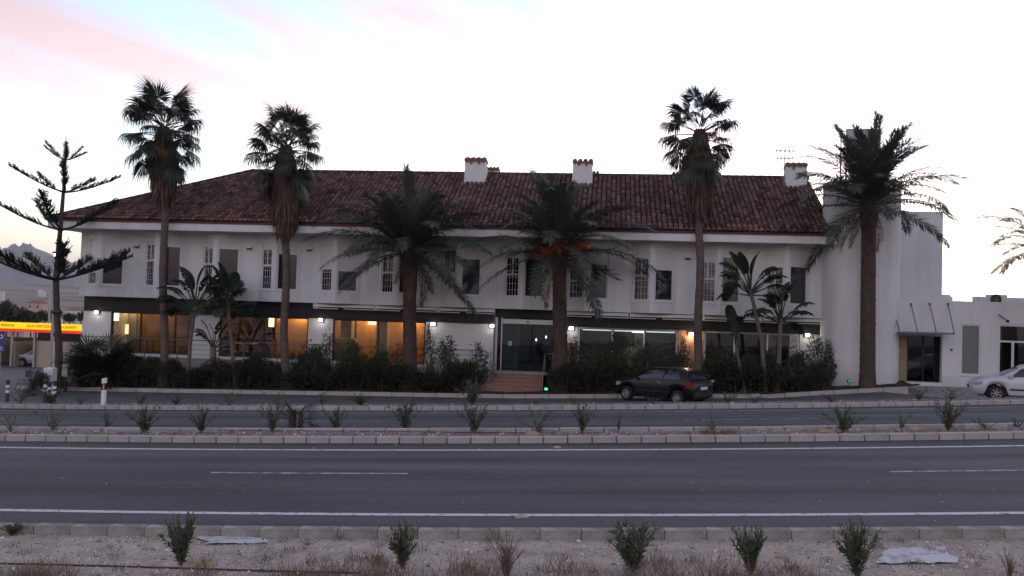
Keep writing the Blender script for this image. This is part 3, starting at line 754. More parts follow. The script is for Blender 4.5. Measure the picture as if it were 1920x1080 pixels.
# --- entrance: frame, glass, automatic doors, steps
EX0, EX1 = gx(930)+.02, gx(1046)
en = empty('entrance', (EX0, 40.2, FL), parent=None); under(en, hotel, HO)
def eb(mb, name, m): o = mb.build(name, m); o.parent = en; o.matrix_parent_inverse = (Matrix.Translation(Vector((EX0, 40.2, FL)))).inverted(); return o
en.location = Vector((EX0, 40.2, FL))
YEN = 40.25
fr_ = MB(); fr_.box(EX0, EX0+.10, YEN, YEN+.1, FL, 2.36); fr_.box(EX0+.27, EX0+.33, YEN, YEN+.1, FL, 2.36); fr_.box(EX1-.12, EX1, YEN, YEN+.1, FL, 2.36)
eb(fr_, 'door_frame', M['metal'])
eb(MB().box(EX0+.34, EX1-.13, YEN+.01, YEN+.22, 2.08, 2.30), 'door_header', M['metal'])
eb(MB().box((EX0+EX1)/2+.02, (EX0+EX1)/2+.12, YEN-.03, YEN+.01, 2.15, 2.22), 'door_sensor', M['black'])
for a_, c_, nm in ((EX0+.10, EX0+.27, 'side_pane'), (EX0+.33, EX0+.98, 'side_pane'), (EX0+1.0, (EX0+EX1)/2+.25, 'sliding_door'), ((EX0+EX1)/2+.27, EX1-.12, 'sliding_door')):
    eb(MB().box(a_+.004, c_-.004, YEN+.04, YEN+.055, FL+.02, 2.08 if a_ > EX0+.3 else 2.34), nm, M['glass_teal'])
eb(MB().box(EX0, EX1, 40.05, 40.55, FL-.14, FL-.002), 'threshold', M['concrete'])
eb(MB().box(EX0+.62, EX0+.80, YEN+.022, YEN+.03, 1.05, 1.25), 'notice', M['inside_pale'])
rm = MB(); rm.box(EX0-.1, EX0+.0, YEN+.1, 48, FL, 2.5); rm.box(EX1, EX1+.1, YEN+.1, 48, FL, 2.5)
mat('lobby', (.16, .21, .21), .7); eb(rm, 'lobby_wall', M['lobby']); eb(MB().box(EX0, EX1, 47.9, 48, FL, 2.5), 'lobby_wall', M['inside_dark']); eb(MB().box(EX0+.02, EX0+.95, 42.2, 42.3, FL, 2.4), 'lobby_partition', M['inside_pale'])  # pale panel added behind the side panes, standing in for their reflection
for px_, py_, lab in ((1005.5, 636, 'left one of two thin pendant lamps lit inside the entrance'), (1024, 631, 'right one of two thin pendant lamps lit inside the entrance')):
    p = at(px_, py_, 43.0); t_ = empty('pendant_lamp', p); tag(t_, lab, 'pendant lamp', 'pendants in the lobby')
    MB().tube([(0, 0, -.09), (0, 0, .03)], .035, 8).build('bulb', M['glow_cool'], t_); MB().tube([(0, 0, .03), (0, 0, .5)], .016, 6).build('glass_tube', M['inside_pale'], t_)
    MB().tube([(0, 0, .5), (0, 0, 2.545-p.z)], .004, 5).build('cord', M['black'], t_)
SX0, SX1 = at(921, 700, 40.0).x, at(1019, 700, 40.0).x
nst = 5; z0_ = FL-.14; zb_ = zbed(-4)-.02; rh = (z0_-zb_)/nst
st = empty('entrance_steps', ((SX0+SX1)/2, 39, zb_)); tag(st, 'terracotta tiled steps rising to the glass entrance', 'steps')
for k in range(nst):
    y1 = 40.05 - k*.33; ex = .05*k; zt_ = z0_ - k*rh - .0
    o = MB(); o.bbox(SX0-ex*1.6, SX1+ex*.2, y1-.36, y1, zb_-.4, zt_-.035, .004); o = o.build('step', M['terracotta_step']); under(o, st, st.location)
    for q in range(3):
        w_ = (SX1-SX0+ex*1.8)/3; t_ = MB(); t_.bbox(SX0-ex*1.6+q*w_+.003, SX0-ex*1.6+(q+1)*w_-.003, y1-.375, y1-.002, zt_-.034, zt_, .008)
        under(t_.build('tread_tile', M['terracotta_step']), st, st.location)
    t_ = MB(); t_.box(SX0-ex*1.6, SX1+ex*.2, y1-.378, y1-.376+.001, zt_-.034, zt_-.03)

# --- folded awnings under the first floor
AWN = [(590, 703.5), (705.5, 820), (822, 928), (1064, 1178.5), (1181, 1302), (1319, 1428), (1431, 1542)]
ordn = ['first', 'second', 'third', 'fourth', 'fifth', 'sixth', 'seventh', 'eighth', 'ninth', 'tenth', 'eleventh', 'twelfth', 'thirteenth', 'fourteenth', 'fifteenth', 'sixteenth', 'seventeenth', 'eighteenth', 'nineteenth', 'twentieth', 'twenty-first', 'twenty-second', 'twenty-third', 'twenty-fourth', 'twenty-fifth', 'twenty-sixth', 'twenty-seventh', 'twenty-eighth']
mat('awning', (.62, .60, .56), .8, var=.06, vscale=2)
for k, (pa, pb) in enumerate(AWN):
    a_, c_ = at(pa, 580, 40.2).x, at(pb, 585, 40.2).x; y0 = 39.98
    t_ = empty('folded_awning', ((a_+c_)/2, 40.2, 2.6)); o_ = Vector(t_.location)
    tag(t_, 'folded white awning under the upper storey, %s from the left' % ordn[k], 'awning', 'folded awnings along the front')
    under(MB().tube([(a_+.04, y0+.12, 2.68), (c_-.04, y0+.12, 2.68)], .07, 10).build('fabric_roll', M['awning']), t_, o_)
    under(MB().box(a_, c_, y0-.06, y0+.0, 2.60, 2.67).build('front_bar', M['white_frame']), t_, o_)
    m_ = (a_+c_)/2
    for q0, q1 in ((a_+.02, m_-.28), (m_+.02, c_-.05)):
        under(MB().obox((q0, y0-.04, 2.515), (q1-q0, 0, -.012), (0, .05, 0), (0, 0, .035)).build('folding_arm', M['white_frame']), t_, o_)
    for q in (a_, c_-.04): under(MB().box(q+.002, q+.038, y0+.002, YG-.101, 2.50, 2.76).build('end_bracket', M['white_frame']), t_, o_)

# --- lit wall lamps on the ground floor, and the unlit boxes above
WL = [(181, 585.5, 'the leftmost pier', 1), (601, 600, 'the pier between two warm shop windows', 1), (812, 607.5, 'the white brick wall right of the warm windows', 1), (923, 611, 'the wall just left of the entrance', 1), (1071, 615.5, 'the brick pier just right of the entrance', 1), (1386 if 0 else 1296, 626, 'the brick pier beside the tall palm trunk', 2), (1514, 628.5, 'the last pier before the round tower', 1)]
for px_, py_, lab, kd in WL:
    p = at(px_, py_, YG-.10); t_ = empty('wall_lamp', p); tag(t_, 'small lit floodlight on ' + lab, 'wall lamp', 'lit floodlights on the ground floor')
    MB().bbox(-.12, .12, -.02, .05, -.085, .085, .015).build('housing', M['dark_frame'], t_); MB().bbox(-.10, .10, -.04, -.022, -.07, .07, .01).build('lens', M['glow_white' if kd == 1 else 'glow_warm'], t_)
    MB().box(-.02, .02, .05, .10, -.03, .03).build('bracket', M['dark_frame'], t_)
    if kd == 2: plight('lamp_light', (p.x, p.y-.12, p.z-.08), 4.5, (1, .68, .38), .05)
    else: plight('lamp_light', (p.x, p.y-.14, p.z-.03), .8, (1, .93, .8), .05)
for k, (px_, py_) in enumerate([(255, 461), (391, 462.5), (467, 464.5), (580, 467), (1290, 483)]):
    p = at(px_, py_, YW-.09); t_ = empty('wall_box_light', p); tag(t_, 'unlit white box light on the upper wall, %s from the left' % ordn[k], 'wall light', 'unlit box lights on the upper storey')
    MB().bbox(-.14, .14, -.05, .09, -.02, .11, .01).build('housing', M['white_frame'], t_); MB().box(-.12, .12, -.045, .08, -.085, -.021).build('lens', M['dark_frame'], t_)

# --- terrace railing
def railing(name, label, xa, xb, y, z0, h=.95, posts=None):
    t_ = empty(name, ((xa+xb)/2, y, z0)); o_ = Vector(t_.location); tag(t_, label, 'railing', 'terrace railings')
    n = posts or max(2, int((xb-xa)/1.6))
    under(MB().tube([(xa, y, z0+h), (xb, y, z0+h)], .024, 8).build('top_rail', M['rail']), t_, o_)
    for zz in (.25, .5, .72): under(MB().tube([(xa, y, z0+zz), (xb, y, z0+zz)], .008, 6).build('cable', M['rail']), t_, o_)
    for k in range(n+1):
        x = xa + (xb-xa)*k/n; under(MB().box(x-.018, x+.018, y-.018, y+.018, z0, z0+h-.02).build('post', M['rail']), t_, o_)
railing('railing', 'thin metal terrace railing left of the entrance behind the hedge', -25.8, -5.6, 39.45, -.16)
railing('railing', 'thin metal terrace railing right of the entrance behind the dark shrubs', -2.5, 9.4, 39.45, -.16)
for k, (px_, lab) in enumerate(((909, 'slim handrail on the left side of the entrance steps'), (1024, 'handrail with glass panel on the right side of the entrance steps'))):
    xt, xb_ = (SX0-.05, SX0-.45) if k == 0 else (SX1+.06, SX1+.1)
    t_ = empty('handrail', (xt, 39.2, zb_)); o_ = Vector(t_.location); tag(t_, lab, 'handrail', 'handrails of the entrance steps')
    under(MB().tube([(xt+.4*(k), 39.95, FL+.88), (xt, 39.95, FL+.88), (xb_, 38.3, zb_+1.0), (xb_, 38.3, zb_)], .022, 8).build('rail', M['metal']), t_, o_)
    under(MB().tube([(xt, 39.95, FL), (xt, 39.95, FL+.88)], .02, 8).build('post', M['metal']), t_, o_)
    if k: under(MB().quad((xt, 39.9, FL+.1), (xb_, 38.35, zb_+.2), (xb_, 38.35, zb_+.95), (xt, 39.9, FL+.83)).build('glass_panel', M['glass_teal']), t_, o_)

# ================================================================== round tower and right wing
tower = MB(); n = 64
for zz0, zz1, rr_ in ((-.6, .55, CYR+.01), (.55, 8.80, CYR)):
    tower.tube([(CYC.x, CYC.y, zz0), (CYC.x, CYC.y, zz1)], rr_, n)
tw = empty('round_tower', (CYC.x, CYC.y, 0)); tag(tw, 'plain white round tower at the right end of the tiled roof', 'tower'); TO = Vector(tw.location)
lo_ = MB().tube([(CYC.x, CYC.y, -.6), (CYC.x, CYC.y, .50)], CYR+.012, n).build('plinth', M['plaster_low']); under(lo_, tw, TO); autosmooth(lo_)
hi_ = MB().tube([(CYC.x, CYC.y, .50), (CYC.x, CYC.y, 8.84)], CYR, n).build('drum_wall', M['plaster']); under(hi_, tw, TO); autosmooth(hi_)
cp_ = MB().tube([(CYC.x, CYC.y, 8.84), (CYC.x, CYC.y, 8.92)], CYR+.03, n).build('coping', M['trim']); under(cp_, tw, TO); autosmooth(cp_)
# board on posts standing behind the tower top
q0 = at(1587, 241, 43.2); q1 = at(1652, 241, 43.2); zb0 = at(1600, 306, 43.2).z
sb_ = empty('rooftop_board', ((q0.x+q1.x)/2, 43.2, 8)); SO = Vector(sb_.location); tag(sb_, 'grey sign board on posts rising behind the tower and palm crown', 'sign board')
under(MB().box(q0.x, q1.x, 43.2, 43.3, zb0, q0.z).build('board', M['galv']), sb_, SO)
for x in (q0.x-.2, q0.x+.06, q1.x-.1): under(MB().tube([(x, 43.36, 7.4), (x, 43.36, q0.z-.02)], .035, 8).build('post', M['rail']), sb_, SO)
under(MB().tube([(q0.x-.2, 43.36, q0.z-.1), (q1.x-.1, 43.36, q0.z-.1)], .025, 8).build('cross_bar', M['rail']), sb_, SO)

wing = empty('right_wing', (15, 39.5, .1)); WO = Vector(wing.location); tag(wing, 'low white modern wing right of the tower with canopy, windows and tall block', 'building')
def wb(mb, name, m, sub=None):
    o = mb.build(name, M[m] if isinstance(m, str) else m); o.parent = sub or wing
    if not sub: o.matrix_parent_inverse = Matrix.Translation(-WO)
    return o
YW2 = 39.5; ZP = 3.73; XWE = 30.0; X0w = 12.55
def wx(px, py=650): return at(px, py, YW2).x
wl_ = MB(); z_g = -.2
op = [(12.66, 14.63, .12, 2.14), (wx(1802), wx(1839), .50, 2.72), (wx(1873), wx(1873)+2.6, .20, 2.74), (21.5, 23.5, .5, 2.72)]
xs_ = [X0w] + sum([[a_, c_] for a_, c_, _, _ in op], []) + [XWE]
for k in range(0, len(xs_), 2): wl_.box(xs_[k], xs_[k+1], YW2, YW2+.25, z_g, ZP)
for a_, c_, za, zb2 in op:
    wl_.box(a_, c_, YW2, YW2+.25, zb2, ZP)
    if za > .3: wl_.box(a_, c_, YW2, YW2+.25, z_g, za)
    else: wl_.box(a_, c_, YW2, YW2+.25, z_g, za-.02)
wl_.box(X0w, XWE, 49.0, 49.25, z_g, ZP); wl_.box(XWE-.25, XWE, YW2+.25, 49.0, z_g, ZP)
wb(wl_, 'wall', 'plaster'); wb(MB().box(X0w+.1, XWE-.25, YW2+.25, 49.0, 3.35, 3.42), 'flat_roof', 'concrete')
wb(MB().box(14.64, wx(1873)-.0, YW2-.02, YW2-.001, z_g, .42), 'plinth', 'plaster_low')
wb(MB().box(X0w, XWE-.3, YW2+.25, 48.9, .0, .11), 'room_floor', 'concrete')
wb(MB().box(X0w+.02, XWE-.3, 43.4, 43.5, .11, 3.3), 'room_wall', 'inside_dark')
# recessed doorway
dk = empty('recessed_doorway', (13.6, 39.8, .1), parent=None); dk.parent = wing; dk.matrix_parent_inverse = Matrix.Translation(-WO); DO = Vector(dk.location)
def db(mb, name, m): o = mb.build(name, M[m]); o.parent = dk; o.matrix_parent_inverse = Matrix.Translation(-DO); return o
mat('olive_stone', (.36, .28, .16), .7, var=.15, vscale=2)
db(MB().box(12.66, 12.70, 39.76, 40.02, .11, 2.14), 'side_wall', 'olive_stone'); db(MB().box(12.70, 13.3, 39.95, 40.0, .11, 2.14), 'side_panel', 'olive_stone')
dd_ = MB(); dd_.box(13.3, 13.36, 39.95, 40.01, .11, 2.2); dd_.box(13.97, 14.03, 39.95, 40.01, .11, 2.2); dd_.box(14.57, 14.63, 39.95, 40.01, .11, 2.2); dd_.box(13.36, 14.57, 39.952, 40.008, .98, 1.03)
db(dd_, 'door_frame', 'dark_frame')
for a_, c_ in ((13.36, 13.97), (14.03, 14.57)): db(MB().box(a_+.002, c_-.002, 40.00, 40.015, .13, 2.18), 'door_pane', 'glass_car')
db(MB().box(12.705, 12.72, 39.8, 39.92, 1.28, 1.52), 'notice', 'inside_pale') ; db(MB().box(12.79, 13.0, 39.92, 39.948, 1.3, 1.52), 'notice', 'inside_pale')
# tall window and glass door
def framed(xa, xb, za, zb2, glassm, mull=(), tr=None, name='window'):
    f = MB(); t = .06
    f.box(xa, xa+t, YW2+.04, YW2+.12, za, zb2); f.box(xb-t, xb, YW2+.04, YW2+.12, za, zb2); f.box(xa+t, xb-t, YW2+.04, YW2+.12, za, za+t); f.box(xa+t, xb-t, YW2+.04, YW2+.12, zb2-t, zb2)
    for x in mull: f.box(x-.05, x+.05, YW2+.042, YW2+.118, za+t, (tr or zb2-t))
    if tr: f.box(xa+t, xb-t, YW2+.043, YW2+.117, tr, tr+.08)
    w_ = wb(f, name, 'white_frame'); wb(MB().box(xa+t, xb-t, YW2+.075, YW2+.085, za+t, zb2-t), 'pane', glassm, sub=w_); return w_
mat('frosted', (.20, .22, .20), .35, var=.08, vscale=1)
w_ = framed(op[1][0], op[1][1], .50, 2.72, 'frosted')
wb(MB().box(op[1][0]-.03, op[1][1]+.03, YW2-.05, YW2+.02, .44, .499), 'sill', 'white_frame', sub=w_)
wb(MB().box(op[2][0]+.06, op[2][1]-.06, YW2+.13, YW2+.14, 2.06, 2.7), 'transom_panel', 'frosted')
framed(op[2][0], op[2][1], .20, 2.74, 'glass', mull=(wx(1900),), tr=1.98, name='glass_door')
framed(21.5, 23.5, .5, 2.72, 'frosted')
cg = wb(MB().bbox(wx(1885), wx(1893), 41.4, 41.8, .11, 1.1, .02), 'reception_desk', 'wood_wall')
# glazed canopy on rods
cn = empty('glass_canopy', (13.5, 39.4, 2.3)); CO = Vector(cn.location); tag(cn, 'shallow glass canopy on slanting steel rods over the recessed doorway', 'canopy')
cx0, cx1, cyf = 12.6, at(1789, 625, 38.45).x, 38.45
under(MB().box(cx0, cx1, cyf, YW2-.005, 2.27, 2.295).build('glass_plate', M['glass_teal']), cn, CO)
under(MB().box(cx0-.02, cx1+.02, cyf-.04, cyf-.001, 2.25, 2.33).build('front_edge', M['rod']), cn, CO)
for k, (pt, pb_) in enumerate(((1672, 1686), (1708, 1720), (1743, 1755), (1777, 1789))):
    xt = wx(pt, 572); xb2 = at(pb_, 622, cyf+.05).x
    zt_ = at(pt, 570, YW2).z
    if k == 0: xt, zt_ = X0w+.02, 3.2
    under(MB().tube([(xt, YW2-.02, zt_), (xb2, cyf+.03, 2.33)], .022, 8).build('rod', M['rod']), cn, CO)
    under(MB().tube([(xt, YW2-.04, zt_), (xt, YW2-.003, zt_)], .055, 10).build('anchor_plate', M['rod']), cn, CO)
# upper block with slot window
bk = MB(); XK0, XK1, YK = 12.2, 15.50, 42.0
sx0, sx1 = at(1681, 520, YK).x, at(1688.5, 520, YK).x; zs0, zs1 = 3.55, at(1685, 495, YK).z
bk.box(XK0, sx0, YK, YK+.25, 3.42, 7.9); bk.box(sx1, XK1, YK, YK+.25, 3.42, 7.9); bk.box(sx0, sx1, YK, YK+.25, zs1, 7.9)
bk.box(XK0, XK1, YK+.25, 48, 3.42, 7.9)
wb(bk, 'upper_block', 'plaster'); wb(MB().box(sx0, sx1, YK+.10, YK+.12, 3.42, zs1), 'slot_window', 'dark_glass'); wb(MB().box(XK0-.02, XK1+.02, YK-.02, 48.02, 7.903, 7.96), 'coping', 'trim')
wb(MB().box(at(1768, 560, 45).x, at(1782, 560, 45).x, 45, 46, 3.42, at(1775, 552, 45).z), 'roof_box', 'plaster'); wb(MB().box(at(1782, 560, 45).x+.004, at(1788, 560, 45).x, 45.1, 46, 3.42, at(1785, 556, 45).z), 'roof_box', 'plaster')
# roof-top units
p0, p1 = at(1854, 565, 41), at(1889, 553, 41)
ac = empty('air_conditioner', ((p0.x+p1.x)/2, 41.2, 3.42)); AO = Vector(ac.location); tag(ac, 'air conditioning unit with round fan on the flat roof of the wing', 'air conditioner')
under(MB().bbox(p0.x, p1.x, 41, 41.4, 3.46, p1.z, .02).build('casing', M['white_frame']), ac, AO)
cxa = p0.x + (p1.x-p0.x)*.38; cz = (3.5+p1.z)/2+.08
under(MB().tube([(cxa, 40.975, cz), (cxa, 40.999, cz)], .24, 20).build('fan_grille', M['dark_frame']), ac, AO)
for k in range(5):
    a = k*1.2566; under(MB().obox((cxa, 40.966, cz-.02), (math.cos(a)*.2, 0, math.sin(a)*.2), (0, .008, 0), (-math.sin(a)*.04, 0, math.cos(a)*.04)).build('fan_blade', M['rail']), ac, AO)
wb(MB().box(at(1833, 560, 42).x, at(1856, 560, 42).x-.0, 41.9, 42.6, 3.42, at(1840, 556, 42).z), 'roof_box', 'plaster'); wb(MB().box(at(1892, 560, 42).x, XWE-1, 42.0, 44, 3.42, at(1900, 558, 42).z), 'roof_box', 'plaster')
p = at(1873, 590, YW2-.03); sl = empty('spotlight_arm', p); tag(sl, 'slim spotlight on an arm above the glass door of the wing', 'spotlight')
e_ = at(1889, 602, YW2-.75) - p
MB().tube([(0, .02, 0), e_], .028, 8).build('arm', M['rod'], sl); MB().tube([e_+Vector((-.05, 0, .02)), e_+Vector((.05, -.03, -.03))], .06, 10).build('lamp_head', M['black'], sl)
p = at(1784, 656, YW2-.01); bt = empty('door_bell', p); tag(bt, 'tiny dark bell button on the white wall beside the recessed doorway', 'door bell')
MB().tube([(0, .008, 0), (0, -.02, 0)], .04, 12).build('button', M['black'], bt); MB().tube([(0, .01, 0), (0, -.006, 0)], .055, 12).build('plate', M['rod'], bt)
# tv aerial on the roof
p = at(1471, 325, 43.0); an_ = empty('tv_aerial', (p.x, 43.0, 9.1)); tag(an_, 'thin television aerial on the ridge left of the right chimney', 'aerial')
zt_ = at(1471, 281, 43).z-9.1
MB().tube([(0, 0, -.2), (0, 0, zt_)], .026, 6).build('mast', M['rail'], an_)
for zz, L_ in ((zt_-.05, .42), (zt_-.42, .36)):
    MB().tube([(-L_, -.05, zz), (L_, .05, zz)], .02, 5).build('boom', M['rail'], an_)
    for q in range(5):
        x = -L_+2*L_*q/4; MB().tube([(x, -.2, zz), (x, .2, zz)], .014, 4).build('element', M['rail'], an_)
        MB().tube([(x, 0, zz-.07), (x, 0, zz+.09)], .02, 4).build('element', M['rail'], an_)
p = at(1289, 484, YW-.2)

# ================================================================== vegetation
def norm(a): return a/np.maximum(1e-9, np.linalg.norm(a, axis=-1, keepdims=True))
def kites(P, D, Sd, Ln, Wd, mid=.4):
    "leaf faces: base, two sides, tip"
    P, D, Sd = np.asarray(P, float), np.asarray(D, float), np.asarray(Sd, float); Ln = np.asarray(Ln, float)[:, None]; Wd = np.asarray(Wd, float)[:, None]
    n = len(P); m = P + D*Ln*mid
    V = np.stack([P, m - Sd*Wd*.5, P + D*Ln, m + Sd*Wd*.5], 1).reshape(-1, 3)
    return V, np.arange(4*n).reshape(n, 4)
class Fol:
    def __init__(s): s.V = []; s.Q = []; s.T = []; s.ti = []; s.n = 0
    def add(s, V, Q=None, T=None, tint=.5):
        V = np.asarray(V, float).reshape(-1, 3)
        if Q is not None and len(Q): s.Q.append(np.asarray(Q) + s.n)
        if T is not None and len(T): s.T.append(np.asarray(T) + s.n)
        s.V.append(V); s.ti.append(np.broadcast_to(np.asarray(tint, float), (len(V),))); s.n += len(V)
    def leaves(s, P, D, Sd, Ln, Wd, tint, mid=.4):
        V, Q = kites(P, D, Sd, Ln, Wd, mid); s.add(V, Q, None, np.repeat(tint, 4) if hasattr(tint, '__len__') else tint)
    def tube(s, path, rad, n=5, tint=.5):
        b = MB().tube(path, rad, n, False); q = [f for f in b.f if len(f) == 4]; s.add(b.v, q, None, tint)
    def mesh(s, name, m, smooth=False):
        return npmesh(name, np.concatenate(s.V), np.concatenate(s.Q) if s.Q else None, np.concatenate(s.T) if s.T else None, m, smooth, np.concatenate(s.ti))
def rv(g, n): return norm(g.normal(size=(n, 3)))
def hit(px, py):
    "where the ray through a photo point meets the roadside ground"
    d = _r*((px-960)/FPX) + _u*(-(py-540)/FPX) + _f
    t = 5.0
    while t < 36:
        p = Vector((0, 0, ZC)) + d*t
        v = p.y - Yc(p.x)
        if p.z <= ROADZ(min(v, 27.4)) + Zs(p.x): return p
        t += .02
    return p

# ---------- date palms
def date_frond(seed, elev, droop, Ln=3.7, nl=96, m='leaf_date', name='frond'):
    g = np.random.default_rng(seed); f = Fol(); n = 20
    s = np.linspace(0, 1, n); th = R(elev) - R(droop)*s**1.5
    ds = Ln/(n-1); x = np.concatenate([[0], np.cumsum(np.cos(th[:-1])*ds)]); z = np.concatenate([[0], np.cumsum(np.sin(th[:-1])*ds)])
    sway = g.normal(0, .12)*s**2*Ln
    C = np.stack([x, sway, z], 1); Tn = norm(np.gradient(C, axis=0))
    f.tube([tuple(c) for c in C], list(np.interp(s, [0, .1, 1], [.05, .03, .006])), 4, .8)
    for sd_ in (-1, 1):
        sl = np.clip(np.linspace(.13, 1, nl) + g.normal(0, .006, nl), .1, 1)
        P = np.stack([np.interp(sl, s, C[:, k]) for k in range(3)], 1); T_ = norm(np.stack([np.interp(sl, s, Tn[:, k]) for k in range(3)], 1))
        lat = norm(np.cross(T_, np.array([0, 0, 1.0]) + 1e-4)); lat = np.where(np.isnan(lat), [0, 1, 0], lat)
        lat[:, :] = norm(lat*.9 + np.array([0, 1, 0])*-.1) if False else lat
        up_ = norm(np.cross(lat, T_))
        a = R(1)*np.interp(sl, [.1, .5, 1], [78, 62, 28])*(.55 if elev >= 78 else (.75 if elev >= 66 else 1)) + g.normal(0, .12, nl)
        lift = g.normal(.34 if elev >= 66 else .22, .16, nl)
        D = norm(T_*np.cos(a)[:, None] + lat*sd_*np.sin(a)[:, None] + up_*lift[:, None] - np.array([0, 0, 1.])*np.interp(sl, [0, 1], [.18, .42])[:, None])
        L_ = np.interp(sl, [.1, .25, .55, .85, 1], [.34, .62, .68, .54, .34])*g.uniform(.8, 1.1, nl)
        Sd = norm(np.cross(D, up_))
        f.leaves(P, D, Sd, L_, np.full(nl, .046), g.uniform(.1, .9, nl), .35)
    return f.mesh(name, M[m])
FR = {}
DEADF = [date_frond(31+k, -38-8*k, 40, 3.4, 60, 'skirt', 'dead_frond') for k in range(2)]
def frond_var(elev, k):
    key = (elev, k)
    if key not in FR: FR[key] = date_frond(1000+int(elev)*7+k, elev, {88: 16, 78: 28, 66: 46, 54: 62, 40: 70, 25: 66, 8: 56, -12: 44, -32: 32}[elev] + 6*k)
    return FR[key]
ELS = [88, 78, 66, 54, 40, 25, 8, -12, -32]
def date_trunk(p0, p1, r0, r1, boots):
    p0, p1 = Vector(p0), Vector(p1); H = (p1-p0).length; nr_, ns = int(H/.07), 26; V = []; F = []
    for i in range(nr_+1):
        t = i/nr_; z = t*H; bt = max(0, 1-(1-t)*H/boots) if boots else 0
        for k in range(ns):
            a = 2*math.pi*k/ns
            u = a*7/(2*math.pi); w = z/.17; d = (math.sin((u+w*.5)*2*math.pi*.5)**2 + math.sin((u-w*.5)*2*math.pi*.5)**2)*.5
            r_ = (r0+(r1-r0)*t)*(1+.25*max(0, .1-t)*6) + .042*d + .14*bt*(.55+.75*d) + rnd.uniform(-.008, .008)
            c = p0.lerp(p1, t); V.append((c.x+math.cos(a)*r_, c.y+math.sin(a)*r_, c.z))
    for i in range(nr_):
        for k in range(ns): q = (k+1) % ns; F.append((i*ns+k, i*ns+q, (i+1)*ns+q, (i+1)*ns+k))
    b = MB(); b.v = V; b.f = F + [tuple(range(nr_*ns, nr_*ns+ns))]; return b
def fruit_bunch(seed):
    g = np.random.default_rng(seed); f = Fol(); n = 9
    path = [(0+.9*t, 0, .62*t-1.0*t*t) for t in np.linspace(0, 1, n)]
    f.tube(path[:7], .022, 5, .9); e = np.array(path[6]); k = 60
    D = norm(np.array([.5, 0, -.55]) + g.normal(0, .38, (k, 3))); P = np.repeat(e[None], k, 0) - D*.02
    f.leaves(P, D, norm(np.cross(D, rv(g, k))), g.uniform(.35, .65, k), np.full(k, .03), g.uniform(.1, 1, k), .6)
    return f.mesh('fruit_bunch', M['fruit'])
FBM = [fruit_bunch(k) for k in range(3)]
def date_palm(label, base, top, counts, r0, r1, scale, fruit=0, seed=0, up_=.84):
    g = random.Random(seed); t_ = empty('date_palm', base); tag(t_, label, 'palm tree', 'date palms'); o_ = Vector(base); top = Vector(top)
    tr = under(date_trunk(base, top, r0, r1, 1.0).build('trunk', M['trunk_date']), t_, o_); autosmooth(tr, 75)
    ph = g.uniform(0, 6.28); gold = 2.39996; k = 0
    for el, c in zip(ELS, counts):
        for q in range(c):
            az = ph + k*gold + g.uniform(-.15, .15); k += 1
            sc = scale*g.uniform(.86, 1.10)*(up_ if el > 60 else 1.06)
            off = Vector((math.cos(az), math.sin(az), 0))*(.05 if el > 60 else .17)
            link('frond', frond_var(el, g.randint(0, 1)), t_, top - o_ + off + Vector((0, 0, .05 + .25*max(0, el)/88)), (g.uniform(-.25, .25), g.uniform(-.06, .06), az), (sc, sc, sc))
    for q in range(5):
        az = g.uniform(0, 6.28); link('dead_frond', DEADF[q % 2], t_, top - o_ + Vector((math.cos(az)*.2, math.sin(az)*.2, -.15)), (g.uniform(-.3, .3), g.uniform(-.1, .2), az), scale*g.uniform(.45, .7))
    for q in range(fruit):
        az = ph + q*2*math.pi/fruit + g.uniform(-.3, .3); link('fruit_bunch', FBM[q % 3], t_, top - o_ + Vector((0, 0, .35)), (0, g.uniform(-.5, .1), az), g.uniform(.95, 1.35))
    return t_
bz = lambda x: zbed(x) + .03
def dp(pxb, pxc, pyc, Y, zb=None):
    a = at(pxb, 690, Y); c = at(pxc, pyc, Y); return (a.x, Y, (bz(a.x) if zb is None else zb)), (c.x, Y, c.z)
b0, t0 = dp(771, 767, 476, 38.4); date_palm('date palm with a broad drooping crown before the tiled roof, left of the entrance', b0, t0, (3, 5, 9, 10, 10, 9, 7, 4, 1), .30, .26, 1.08, 1, 3)
b0, t0 = dp(1053, 1048, 478, 38.5); date_palm('date palm with orange fruit bunches beside the entrance', b0, t0, (5, 8, 10, 8, 8, 7, 6, 4, 1), .32, .27, 1.10, 11, 9)
b0, t0 = dp(1627, 1629, 390, 37.8, -.1); date_palm('tall thick date palm standing in front of the white round tower', b0, t0, (9, 13, 14, 10, 8, 7, 6, 3, 1), .29, .26, .92, 0, 27, .98)
b0, t0 = dp(1985, 1976, 478, 37.5, .1); date_palm('date palm whose frond tips reach in at the right edge', b0, t0, (4, 5, 6, 6, 6, 6, 4, 0, 0), .30, .28, .80, 0, 33)

